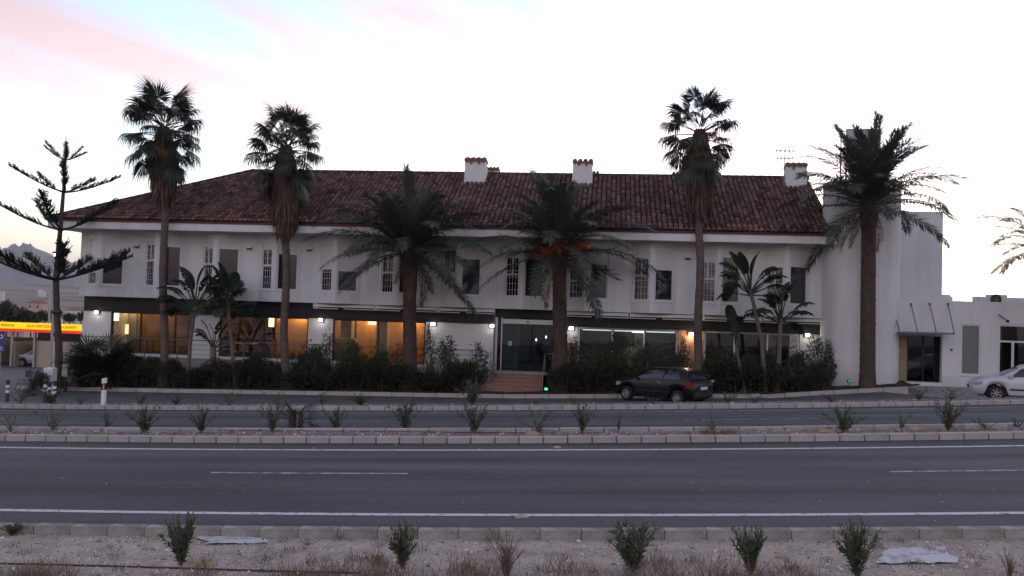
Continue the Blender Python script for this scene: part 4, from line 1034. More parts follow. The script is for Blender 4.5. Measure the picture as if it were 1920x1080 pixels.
# ---------- fan palms
def fan_leaf(seed, elev, pet, rad, nseg=34, span=125, drp=.35, m='leaf_fan', name='fan_leaf'):
    g = np.random.default_rng(seed); f = Fol(); n = 7; s = np.linspace(0, 1, n); th = R(elev) - R(16)*s
    x = np.concatenate([[0], np.cumsum(np.cos(th[:-1])*pet/(n-1))]); z = np.concatenate([[0], np.cumsum(np.sin(th[:-1])*pet/(n-1))])
    f.tube([(a, 0, c) for a, c in zip(x, z)], list(np.linspace(.028, .014, n)), 4, .9)
    hb_ = np.array([x[-1], 0, z[-1]]); T_ = np.array([math.cos(th[-1]), 0, math.sin(th[-1])]); S_ = np.array([0, 1., 0]); U_ = np.cross(T_, S_)*-1
    U_ = np.array([-T_[2], 0, T_[0]])
    ang = R(1)*np.linspace(-span, span, nseg) + g.normal(0, .02, nseg)
    fold = -.30*np.abs(np.sin(ang/2))
    D = norm(T_[None]*np.cos(ang)[:, None] + S_[None]*np.sin(ang)[:, None] + U_[None]*fold[:, None])
    Ln = rad*np.interp(np.abs(ang), [0, 1.2, 2.3], [1, .92, .62])*g.uniform(.9, 1.08, nseg)
    w = 2*R(span)/nseg*1.08
    tang = norm(np.cross(D, U_[None]))
    tn = g.uniform(.1, .9, nseg)
    for i in range(nseg):
        d, L_ = D[i], Ln[i]; m_ = hb_ + d*L_*.58 - np.array([0, 0, 1])*L_*.05; wd = L_*.58*w*(.52 if nseg > 30 else .34)
        dt = norm(d*(1-drp) + np.array([0, 0, -1.])*drp*g.uniform(.6, 1.5)); e1 = m_ + dt*L_*.24; dt2 = norm(d*(1-drp*1.6) + np.array([0, 0, -1.])*(drp*1.9)*g.uniform(.6, 1.4)); tip = e1 + dt2*L_*(.26 if drp < .14 else g.uniform(.22, .62))
        Vv = [hb_, m_ - tang[i]*wd, m_ + tang[i]*wd, e1 - tang[i]*wd*.5, e1 + tang[i]*wd*.5, tip]
        f.add(Vv, [(1, 2, 4, 3)], [(0, 2, 1), (3, 4, 5)], tn[i])
    return f.mesh(name, M[m])
FAN = {}
def fan_var(el, k, dead=False):
    key = (el, k, dead)
    if key not in FAN: FAN[key] = fan_leaf(5000+el*3+k, el, 1.02 if not dead else .8, .86, 34, 118, {75: .16, 52: .32, 28: .46, 5: .55, -20: .58, -45: .5}[el] + .06*k, 'skirt' if dead else 'leaf_fan', 'dead_leaf' if dead else 'fan_leaf')
    return FAN[key]
def washingtonia(label, base, top, zsk0, counts, scale, seed, wsk=.85):
    g = random.Random(seed); base, top = Vector(base), Vector(top); t_ = empty('fan_palm', base); tag(t_, label, 'palm tree', 'tall fan palms')
    n = 26; path = [base.lerp(top, i/n) + Vector((.05*math.sin(i*.5+seed), .04*math.cos(i*.4), 0)) for i in range(n+1)]
    rad = [.26*max(0, 1-i/2.5)*.5 + .185 - .03*i/n + .006*math.sin(i*9) for i in range(n+1)]
    tr = under(MB().tube(path, rad, 18).build('trunk', M['trunk_grey']), t_, base); autosmooth(tr, 60)
    # skirt of dead leaves
    gg = np.random.default_rng(seed); f = Fol(); k = 1500; z1 = top.z + .35
    tt = gg.random(k)**.9; zz = z1 - (z1-zsk0-.5)*tt
    rr_ = np.interp(tt, [0, .25, .6, .85, 1], [.34, wsk*.66, wsk*.95, wsk*.85, wsk*.55])*gg.uniform(.72, 1.05, k); az = gg.uniform(0, 6.283, k)
    xt = np.interp(zz, [base.z, top.z], [base.x, top.x])
    P = np.stack([xt + np.cos(az)*rr_*.72, base.y + np.sin(az)*rr_*.72, zz], 1)
    D = norm(np.stack([np.cos(az)*.22, np.sin(az)*.22, np.full(k, -1.)], 1) + gg.normal(0, .13, (k, 3)) - np.stack([np.cos(az), np.sin(az), 0*az], 1)*(tt[:, None]*.42))
    Sd = norm(np.stack([-np.sin(az), np.cos(az), gg.normal(0, .3, k)], 1))
    f.leaves(P, D, Sd, gg.uniform(.45, 1.15, k), gg.uniform(.035, .11, k), np.clip(gg.normal(.45, .28, k), 0, 1), .45)
    core = [(float(np.interp(z, [base.z, top.z], [base.x, top.x])), base.y, z) for z in np.linspace(zsk0+.35, z1, 9)]
    f.tube(core, [wsk*q for q in (.30, .5, .62, .68, .68, .62, .5, .38, .25)], 12, .15)
    o = link('dead_leaf_skirt', f.mesh('dead_leaf_skirt', M['skirt'])); under(o, t_, base)
    q = 0; ph = g.uniform(0, 6.28)
    for el, c in zip((75, 52, 28, 5, -20, -45), counts):
        for _ in range(c):
            az = ph + q*2.39996 + g.uniform(-.2, .2); q += 1; sc = scale*g.uniform(.85, 1.1)
            link('fan_leaf', fan_var(el, g.randint(0, 1)), t_, top - base + Vector((math.cos(az)*.12, math.sin(az)*.12, {75: .72, 52: .5, 28: .28, 5: .02, -20: -.35, -45: -.8}[el] + g.uniform(-.2, .2))), (g.uniform(-.5, .5), g.uniform(-.1, .1), az), sc)
    for _ in range(7):
        az = g.uniform(0, 6.28); link('dead_leaf', fan_var(-45, g.randint(0, 1), True), t_, top - base + Vector((0, 0, .2-g.random()*.8)), (g.uniform(-.4, .4), g.uniform(-.1, .5), az), scale*.9)
    return t_
def wp(pxb, pxc, pyc, Y, pysk):
    a = at(pxb, 690, Y); c = at(pxc, pyc, Y); return (a.x, Y, bz(a.x)), (c.x, Y, c.z), at(pxc, pysk, Y).z
b0, t0, s0 = wp(309, 307, 252, 38.2, 382); washingtonia('tallest fan palm with brown skirt of dead leaves, left of the roof ridge', b0, t0, s0, (6, 11, 13, 11, 9, 5), 1.06, 5, .98)
b0, t0, s0 = wp(536, 536, 288, 38.2, 446); washingtonia('fan palm with broad brown skirt hiding the left end of the ridge', b0, t0, s0, (6, 10, 12, 11, 8, 4), 1.04, 8, 1.05)
b0, t0, s0 = wp(1311, 1312, 258, 38.4, 408); washingtonia('fan palm with an open crown between the two right chimneys', b0, t0, s0, (5, 7, 7, 7, 7, 5), 1.04, 14, .95)
# low fan palm bushes
SFAN = [fan_leaf(700+k, el, .62, .50, 22, 130, dr, 'leaf_fan') for k, (el, dr) in enumerate(((78, .02), (55, .05), (35, .08), (12, .12)))]
def fan_bush(label, base, n, sc, seed, group='low fan palms'):
    g = random.Random(seed); t_ = empty('fan_palm_bush', base); tag(t_, label, 'fan palm', group)
    for k in range(n):
        az = k*2.39996; q = g.choice([0, 1, 1, 2, 2, 3]); h = g.uniform(.1, .75)*sc
        link('fan_leaf', SFAN[q], t_, (math.cos(az)*.35*sc*g.random(), math.sin(az)*.35*sc*g.random(), h), (g.uniform(-.4, .4), g.uniform(-.2, .2), az), sc*g.uniform(.8, 1.2))
    b = MB()
    for k in range(3): b.tube([(math.cos(k*2.1)*.2*sc, math.sin(k*2.1)*.2*sc, -.1), (math.cos(k*2.1)*.25*sc, math.sin(k*2.1)*.25*sc, .75*sc)], [.10*sc, .08*sc], 8)
    b.build('stem', M['trunk_date'], t_); return t_
x = at(188, 690, 38.0).x; fan_bush('spiky fan palm bush in front of the left corner pier', (x, 38.0, bz(x)), 80, 1.5, 3)
p = hit(553, 806); fan_bush('small fan palm seedling among the median oleanders', (p.x, p.y, p.z), 13, .62, 5)

# ---------- araucaria
def arau_branch(seed, curve):
    g = np.random.default_rng(seed); f = Fol(); n = 14; s = np.linspace(0, 1, n)
    C = np.stack([s, .03*np.sin(s*3+seed), curve*s**1.5 + .06*s], 1)
    f.tube([tuple(c) for c in C], list(np.linspace(.020, .005, n)), 5, .3)
    k = 66; sl = g.uniform(.26, 1.0, k)
    P = np.stack([np.interp(sl, s, C[:, q]) for q in range(3)], 1); sd_ = g.choice([-1, 1], k)
    D = norm(np.stack([g.uniform(.25, .75, k), sd_*g.uniform(.1, .75, k), g.uniform(.25, 1.05, k)], 1))
    L_ = .125*np.interp(sl, [.2, .5, .85, 1], [.75, 1.1, .95, .6])*g.uniform(.7, 1.25, k)
    for i in range(k):
        a = P[i]; b_ = a + D[i]*L_[i]*.5; e = b_ + norm(D[i] + np.array([.15, 0, .35]))*L_[i]*.5
        f.tube([tuple(a), tuple(b_), tuple(e)], [.0065, .0075, .003], 4, g.random())
        m = 9; tt = g.uniform(.1, 1, m)[:, None]; Q = a + (e-a)*tt; dn = norm(norm(e-a)[None]*1.0 + g.normal(0, .55, (m, 3)))
        f.leaves(Q, dn, norm(np.cross(dn, rv(g, m))), np.full(m, .045), np.full(m, .011), g.random(m))
    return f.mesh('branch', M['leaf_arau'])
ARB = [arau_branch(k, c) for k, c in enumerate((.30, .36, .42, .26))]
YA = 37.0
ar_path = [at(113, 700, YA), at(110, 640, YA), at(106, 580, YA), at(105, 525, YA), at(113, 431, YA), at(119, 360, YA), at(122.5, 300, YA), at(124, 253, YA)]
ar_path[0].z = bz(ar_path[0].x)-.05
ar = empty('araucaria', ar_path[0]); AR0 = Vector(ar_path[0]); tag(ar, 'slender tiered araucaria with upswept branches at the left corner of the hotel', 'conifer')
tr = under(MB().tube(ar_path, [.19, .155, .14, .135, .10, .075, .05, .010], 12).build('trunk', M['bark']), ar, AR0); autosmooth(tr, 60)
for px_, py_, rr_ in ((107, 585, .24), (108, 627, .20)):
    c = at(px_, py_, YA); under(MB().tube([c-Vector((0, 0, .16)), c, c+Vector((0, 0, .14))], [.12, rr_, .13], 12).build('branch_scar', M['bark']), ar, AR0)
g = random.Random(4)
for (px_, py_, L_, nb_, cv, a0) in ((122.5, 300, .95, 6, 2, .1), (119, 360, 2.2, 5, 1, .30), (113.5, 431, 2.95, 5, 2, .0), (105, 524, 3.5, 7, 0, .0)):
    c = at(px_, py_, YA)
    for k in range(nb_):
        az = a0 + k*2*math.pi/nb_ + g.uniform(-.12, .12); sc = L_*g.uniform(.9, 1.08)
        link('branch', ARB[cv if g.random() < .7 else g.randint(0, 3)], ar, c - AR0, (g.uniform(-.1, .1), g.uniform(-.06, .06), az), (sc, sc*(1 if L_ > 1 else 1.8), sc*(1.0 if L_ > 1 else 1.4)))

# ---------- white bird-of-paradise plants
def strel_leaf(seed, elev, pet, bl, bw, splits):
    g = np.random.default_rng(seed); f = Fol(); n = 16; s = np.linspace(0, 1, n); Ln = pet+bl
    th = R(elev) - R(10)*s - R(58 if elev < 70 else 25)*np.clip((s-pet/Ln)/(1-pet/Ln), 0, 1)**1.3
    x = np.concatenate([[0], np.cumsum(np.cos(th[:-1])*Ln/(n-1))]); z = np.concatenate([[0], np.cumsum(np.sin(th[:-1])*Ln/(n-1))])
    f.tube([(a, 0, c) for a, c in zip(x, z)], list(np.interp(s, [0, .3, 1], [.045, .028, .006])), 5, .9)
    k = 15; u = np.linspace(0, 1, k); su = pet/Ln + u*(1-pet/Ln); prof = bw*np.sin(np.pi*np.clip(u*.92+.08, 0, 1))**.55
    X = np.interp(su, s, x); Z = np.interp(su, s, z)
    for sd_ in (-1, 1):
        for i in range(k-1):
            if splits and g.random() < .10: continue
            w0, w1 = prof[i], prof[i+1]; dr = .28 + .5*splits*g.random(); sp_ = .10*splits
            a, b_ = np.array([X[i], 0, Z[i]]), np.array([X[i+1], 0, Z[i+1]]); fw = (b_-a)*(.3+.5*splits)
            o0 = np.array([0, sd_*w0*.5*.9, w0*.22-w0*dr*.5]) + fw; o1 = np.array([0, sd_*w1*.5*.9, w1*.22-w1*dr*.5]) + fw*(1-sp_*4)
            m0 = np.array([0, sd_*w0*.25, w0*.14]) + fw*.4; m1 = np.array([0, sd_*w1*.25, w1*.14]) + fw*.4*(1-sp_)
            t_ = g.uniform(.2, .8); f.add([a, b_, b_+m1, a+m0, b_+o1, a+o0], [(0, 1, 2, 3), (3, 2, 4, 5)], None, t_)
    return f.mesh('paddle_leaf', M['leaf_strel'])
SL = [strel_leaf(k, el, pt, 1.05, .58, sp_) for k, (el, pt, sp_) in enumerate(((86, .75, 0), (74, .8, .5), (60, .8, 1), (45, .8, 1), (28, .75, 1), (8, .6, 1), (80, .5, 0)))]
def strelitzia(label, path, n, sc, fan, seed, r_=.09):
    g = random.Random(seed); t_ = empty('bird_of_paradise_plant', path[0]); o_ = Vector(path[0]); tag(t_, label, 'tropical plant', 'bird of paradise plants')
    k = len(path); tr = under(MB().tube(path, [r_*(1.1-.25*i/(k-1)) for i in range(k)], 9).build('stem', M['stem']), t_, o_); autosmooth(tr, 60)
    for i in range(n):
        a = fan + (0 if i % 2 else math.pi) + g.uniform(-.55, .55); e = min(5, int(i*6/n)) if g.random() < .8 else g.randint(0, 5)
        link('paddle_leaf', SL[e], t_, Vector(path[-1]) - o_ + Vector((0, 0, -.25+.25*(1-i/n))), (g.uniform(-.3, .3), g.uniform(-.1, .1), a), sc*g.uniform(.85, 1.12))
def sp(pts, Y):
    q = [at(a, c, Y) for a, c in pts]; q[0].z = bz(q[0].x)-.05; return q
strelitzia('dark bird of paradise plant with upright paddle leaves, right of the leftmost palm trunk', sp([(352, 695), (357, 640), (366, 575)], 38.1), 24, 1.05, .2, 1)
strelitzia('bird of paradise plant with tall folded leaves before the second shop window', sp([(443, 695), (434, 640), (427, 575)], 38.1), 20, 1.08, 1.3, 2)
strelitzia('short fan of bare leaf stalks before the white pier at the second shop window', sp([(402, 695), (401, 672), (401, 650)], 38.6), 10, .78, .1, 6, .12)
strelitzia('leaning tall bird of paradise plant between the palm trunk and the tower', sp([(1437, 698), (1428, 640), (1414, 575), (1407, 545)], 38.0), 20, .98, .0, 3, .085)
strelitzia('bird of paradise plant with spreading leaves nearest the round tower', sp([(1459, 695), (1462, 640), (1464, 598)], 38.3), 18, .95, .25, 4, .10)
strelitzia('small crooked bird of paradise plant with one broad upright leaf', sp([(1399, 698), (1383, 668), (1379, 636)], 37.9), 5, .85, 1.2, 5, .06)

# ---------- shrubs and hedges
def bush_mesh(name, seed, n, h, rx, ry, m, ll=.11, lw=.045, upr=.5, clump=14, stems=9, stemm=None, open_=.0, bottom=.0):
    "many leaves on many twigs; the outline stays uneven"
    g = np.random.default_rng(seed); f = Fol(); ci = g.normal(0, .45, (clump, 3)); ci[:, 2] = g.uniform(.12, 1, clump)
    ci[:, 0] *= rx; ci[:, 1] *= ry; ci[:, 2] = bottom*h + ci[:, 2]*h*(1-bottom)*np.exp(-(ci[:, 0]/rx)**2*.5)*.92
    sel = g.integers(0, clump, n); cs = g.uniform(.16, .34, clump)*min(1.0, max(h, .5))
    d = rv(g, n); r_ = g.random(n)**.45; P = ci[sel] + d*(cs[sel]*r_)[:, None]*np.array([rx/max(h*.6, .3), ry/max(h*.6, .3), 1.0])*.9
    P[:, 2] = np.abs(P[:, 2]) + .01
    D = norm(d*.8 + np.array([0, 0, upr]) + g.normal(0, .5, (n, 3)))
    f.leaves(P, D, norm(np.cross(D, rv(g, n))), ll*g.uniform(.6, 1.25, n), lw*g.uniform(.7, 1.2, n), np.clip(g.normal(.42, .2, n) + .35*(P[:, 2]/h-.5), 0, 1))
    lm = f.mesh(name, m); b = MB()
    for k in range(stems):
        c = ci[k % clump]; b.tube([(c[0]*.15, c[1]*.15, -.05), (c[0]*.5, c[1]*.5, c[2]*.5), (c[0], c[1], c[2])], [.018, .013, .006], 5, False)
    return lm, b.mesh('stem', stemm or M['stem'])
def shrub_thing(name, label, cat, loc, meshes, sc, rz, group):
    t_ = empty(name, loc, rz); tag(t_, label, cat, group); link('foliage', meshes[0], t_, scale=sc); link('stem', meshes[1], t_, scale=sc); return t_
# long hedges each side of the steps
def hedge(label, xa, xb, seed, h0):
    g = np.random.default_rng(seed); f = Fol(); n = int((xb-xa)*2600); X = g.uniform(xa, xb, n)
    hh = h0*(1 + .22*np.sin(X*1.1+seed) + .16*np.sin(X*2.7+1) + .10*np.sin(X*6.1)); Yl = g.uniform(37.42, 39.2, n)
    u = g.random(n)**.55; zb = np.array([bz(float(q)) for q in X]); P = np.stack([X, Yl + .0*u, zb + hh*u*(1-.18*((Yl-38.3)/.9)**2)], 1) + g.normal(0, .05, (n, 3))
    P[:, 1] = np.maximum(P[:, 1], 37.36)
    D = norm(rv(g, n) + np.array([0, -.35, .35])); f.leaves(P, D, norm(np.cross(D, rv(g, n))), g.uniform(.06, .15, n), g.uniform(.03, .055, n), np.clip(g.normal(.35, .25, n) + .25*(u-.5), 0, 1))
    t_ = empty('hedge', ((xa+xb)/2, 38.3, bz((xa+xb)/2))); o_ = Vector(t_.location); tag(t_, label, 'hedge', 'hedges along the front')
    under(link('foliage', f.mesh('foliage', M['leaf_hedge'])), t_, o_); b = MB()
    for k in range(int((xb-xa)*3)):
        x = xa + (k+.5)/3; z = bz(x); b.tube([(x, 38.2+.3*math.sin(k*2.3), z-.05), (x+.06*math.sin(k), 38.2+.3*math.sin(k*2.3), z+h0*.6)], [.02, .01], 5, False)
    tag(under(b.build('stem', M['stem']), t_, o_), kind='stuff')
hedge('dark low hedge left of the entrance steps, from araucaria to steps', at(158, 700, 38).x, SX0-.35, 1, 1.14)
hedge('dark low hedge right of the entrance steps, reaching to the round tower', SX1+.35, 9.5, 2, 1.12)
BV = [bush_mesh('foliage', 40+k, 2600, 1.0, .42, .40, M['leaf_bush'], .075, .030, .4, 16) for k in range(3)]          # dense
BB = [bush_mesh('foliage', 60+k, 950, 1.0, .26, .26, M['leaf_bush'], .085, .022, .3, 20, 12) for k in range(3)]     # airy, bamboo-like
tall = [(275, 664, 60, 0, 'low dark shrub before the railing under the leftmost shop window'), (480, 662, 56, 0, 'low dark shrub before the railing under the second shop window'), (322, 668, 50, 0, 'low dark shrub at the foot of the leftmost fan palm trunk'), (558, 655, 46, 0, 'dark pointed shrub at the foot of the second fan palm trunk'), (232, 648, 62, 0, 'rounded dark shrub under the leftmost shop window'), (590, 640, 82, 0, 'dark bushy shrub below the pier between two warm windows'), (611, 622, 34, 1, 'thin airy bamboo-like shrub against the pier between two warm windows'),
        (662, 645, 70, 0, 'dense shrub before the left pane of the third shop window'), (716, 650, 74, 0, 'dense shrub before the middle of the third shop window'), (752, 640, 44, 1, 'airy shrub before the right pane of the third shop window'), (803, 612, 34, 1, 'thin airy shrub beside the right edge of the third shop window'),
        (839, 628, 70, 1, 'airy pointed shrub on the white wall left of the entrance'), (868, 668, 46, 0, 'low dense shrub on the white wall left of the entrance'), (899, 645, 52, 1, 'airy round-topped shrub at the left of the steps'),
        (1076, 630, 40, 1, 'airy shrub against the brick pier right of the entrance'), (1112, 642, 74, 0, 'dark dense shrub before the first white framed window'), (1160, 632, 78, 0, 'tall dark shrub before the second white framed window'), (1212, 640, 78, 0, 'tall dark shrub before the third white framed window'), (1256, 652, 60, 0, 'dark dense shrub before the lit brick pier'),
        (1281, 634, 38, 1, 'airy shrub crossing the lit brick pier'), (1345, 648, 70, 0, 'dark shrub just right of the right fan palm trunk'), (1395, 655, 70, 0, 'dark shrub behind the small crooked plant'), (1440, 660, 60, 0, 'dark shrub behind the leaning tropical plant'), (1498, 652, 62, 0, 'dense shrub left of the last white pier'), (1526, 626, 48, 1, 'airy tall shrub on the last white pier'), (1553, 640, 40, 1, 'airy shrub overlapping the left side of the round tower')]
for k, (px_, pt, wd, kind, lab) in enumerate(tall):
    Y = 38.9 if kind == 0 else 39.0; a = at(px_, 690, Y); z0 = bz(a.x); zt = at(px_, pt, Y).z; h = zt - z0; w = wd/41.0/ (.95 if kind == 0 else .70)
    ms = (BV if kind == 0 else BB)[k % 3]
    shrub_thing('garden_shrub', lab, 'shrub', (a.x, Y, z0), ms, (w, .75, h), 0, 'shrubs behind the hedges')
# small oleanders along the roads
def oleander_mesh(seed, n_st, leaves, spread, m, ll=.115, lw=.022, stemm=None, droop=0):
    g = np.random.default_rng(seed); f = Fol(); b = MB()
    for k in range(n_st):
        az = g.uniform(0, 6.283); tl = g.uniform(.05, spread); hgt = g.uniform(.55, 1.0)
        e = np.array([math.cos(az)*tl, math.sin(az)*tl, hgt]); c1 = np.array([e[0]*.35, e[1]*.35, hgt*.5])
        b.tube([(e[0]*.05, e[1]*.05, -.03), tuple(c1), tuple(e)], [.011, .008, .004], 5, False)
        u = g.uniform(.10, 1.0, leaves); P = np.where(u[:, None] < .5, c1[None]*(u[:, None]*2), c1[None] + (e-c1)[None]*(u[:, None]*2-1))
        ax = norm(e-c1); D = norm(ax[None]*g.uniform(.3, 1.1, leaves)[:, None] + rv(g, leaves)*.75 + np.array([0, 0, .25-droop]))
        f.leaves(P, D, norm(np.cross(D, rv(g, leaves))), ll*g.uniform(.6, 1.3, leaves), lw*g.uniform(.8, 1.3, leaves), np.clip(g.normal(.45, .25, leaves), 0, 1), .45)
    return f.mesh('foliage', m), b.mesh('stem', stemm or M['stem'])
OD = [oleander_mesh(80+k, 17, 44, .82, M['leaf_oleander'], .14, .034) for k in range(3)]
OS = [oleander_mesh(90+k, 8, 22, .85, M['leaf_oleander'], .14, .034) for k in range(3)]
ol = [(20, 778, 810, 34, 1), (100, 770, 806, 46, 1), (200, 768, 806, 36, 1), (272, 761, 812, 50, 0), (378, 764, 812, 36, 0), (511, 758, 810, 36, 0), (630, 764, 808, 36, 0), (760, 750, 808, 50, 0), (889, 756, 812, 46, 0), (1008, 768, 813, 62, 1), (1091, 756, 812, 34, 0), (1160, 770, 809, 26, 1), (1335, 778, 806, 34, 1), (1580, 763, 811, 52, 0), (1690, 770, 806, 32, 1), (1777, 748, 807, 50, 0), (1850, 782, 806, 44, 1), (1905, 778, 803, 40, 1)]
for k, (px_, pt, pb, wd, kd) in enumerate(ol):
    p = hit(px_, pb); ppm = 1600/((p-Vector((0, 0, ZC))).dot(_f)); h = (pb-pt)/ppm; w = wd/ppm
    shrub_thing('median_oleander', '%s oleander on the median, %s from the left' % ('bushy' if kd == 0 else 'sparse twiggy', ordn[k]), 'shrub', (p.x, p.y, p.z), (OD if kd == 0 else OS)[k % 3], (w, w, h*1.02), k*1.7, 'oleanders on the median')
st_ = [(36, 728, 40, 1), (95, 728, 44, 0), (150, 735, 40, 1), (262, 732, 46, 1), (330, 735, 50, 1), (430, 732, 46, 1), (520, 735, 42, 1), (603, 730, 40, 1), (676, 738, 40, 0), (885, 712, 46, 0), (1003, 748, 26, 1), (1075, 748, 24, 1), (1224, 742, 34, 1), (1362, 728, 50, 1), (1415, 735, 46, 1), (1560, 735, 46, 1), (1722, 724, 52, 1), (1783, 726, 46, 1)]
for k, (px_, pt, wd, kd) in enumerate(st_):
    a = at(px_, 760, 26.8); 
    for _ in range(6): y = 26.8 + Yc(a.x); a = at(px_, 760, y)
    z = ROADZ(26.8) + Zs(a.x); ppm = 1600/((a-Vector((0, 0, ZC))).dot(_f)); h = max(.3, at(px_, pt, a.y).z - z); w = wd/ppm
    shrub_thing('roadside_oleander', '%s oleander behind the far kerb, %s from the left' % ('bushy' if kd == 0 else 'thin straggly', ordn[k]), 'shrub', (a.x, a.y, z), (OD if kd == 0 else OS)[(k+1) % 3], (w, w, h), k*2.3, 'oleanders behind the far kerb')
VG = [oleander_mesh(120+k, 26, 56, .60, M['leaf_verge'], .16, .032) for k in range(3)]; VD = oleander_mesh(130, 26, 22, .55, M['leaf_dry'], .10, .008)
vg = [(340, 965, 1062, 66, 0, 'dense green oleander on the verge beside the flattened white sheet at left'), (755, 982, 1066, 60, 1, 'upright green oleander on the verge below the middle lane dash'), (950, 992, 1082, 96, 9, 'dry brown twiggy weed at the bottom centre of the verge'), (1187, 986, 1072, 92, 2, 'wide forked oleander on the verge right of the dry weed'), (1408, 988, 1078, 64, 0, 'thin pale oleander on the verge, second from the right'), (1608, 982, 1085, 70, 1, 'tall leggy oleander beside the white sheet at right'), (1893, 1030, 1088, 50, 9, 'dry weed at the bottom right corner'), (22, 982, 1004, 34, 2, 'small green weed against the kerb at the left edge')]
for k, (px_, pt, pb, wd, kd, lab) in enumerate(vg):
    p = hit(px_, pb); ppm = 1600/((p-Vector((0, 0, ZC))).dot(_f)); h = (pb-pt)/ppm; w = wd/ppm*1.05
    shrub_thing('verge_shrub' if kd != 9 else 'dry_weed', lab, 'shrub' if kd != 9 else 'weed', (p.x, p.y, p.z), VD if kd == 9 else VG[kd], (w, w, h), k*1.3, 'shrubs on the near verge')
# dry grass tufts: nobody could count the blades
def tufts(name, label, centres, hgt, m, seed):
    g = np.random.default_rng(seed); f = Fol()
    for (x, y, z, s) in centres:
        n = int(26*s)+8; az = g.uniform(0, 6.283, n); P = np.stack([x+g.normal(0, .07*s, n), y+g.normal(0, .07*s, n), np.full(n, z)], 1)
        D = norm(np.stack([np.cos(az)*g.uniform(.1, .9, n), np.sin(az)*g.uniform(.1, .9, n), np.ones(n)], 1))
        f.leaves(P, D, norm(np.cross(D, rv(g, n))), hgt*s*g.uniform(.4, 1.1, n), np.full(n, .006), np.clip(g.random(n)*.6 + g.random()*.4, 0, 1), .3)
    return tag(link(name, f.mesh(name, M[m])), label, 'grass', kind='stuff')
cs = []
for _ in range(620):
    v = 8.05 + abs(rnd.gauss(0, .55)); X = rnd.uniform(-9.5, 8)
    if math.sin(X*1.7)+math.sin(X*.63+2)+.8*math.sin(X*4.1) + rnd.uniform(-.8, .8) > (.1 if v > 8.5 else -.5): cs.append((*road_pt(X, min(v, 10.3)), rnd.uniform(.5, 1.3)))
for _ in range(60): cs.append((*road_pt(rnd.uniform(-9.5, 8), rnd.uniform(9.2, 10.4)), rnd.uniform(.3, .7)))
tufts('dry_grass', 'dry brownish grass tufts over the near verge', cs, .27, 'grass_dry', 1)
cs = [(*road_pt(rnd.uniform(-16, 12), rnd.uniform(17.9, 19.35)), rnd.uniform(.3, .8)) for _ in range(200)] + [(*road_pt(X_, 18.6), 1.3) for X_ in np.linspace(2.1, 2.7, 9)]
tufts('median_grass', 'dry weeds between the oleanders of the median', cs, .15, 'grass_dry', 2)
cs = [(*road_pt(rnd.uniform(-9, 8), 8.2 + abs(rnd.gauss(0, .5))), rnd.uniform(.5, 1.0)) for _ in range(46)]
tufts('green_grass', 'short green grass tufts among the dry grass of the verge', cs, .16, 'leaf_verge', 3)

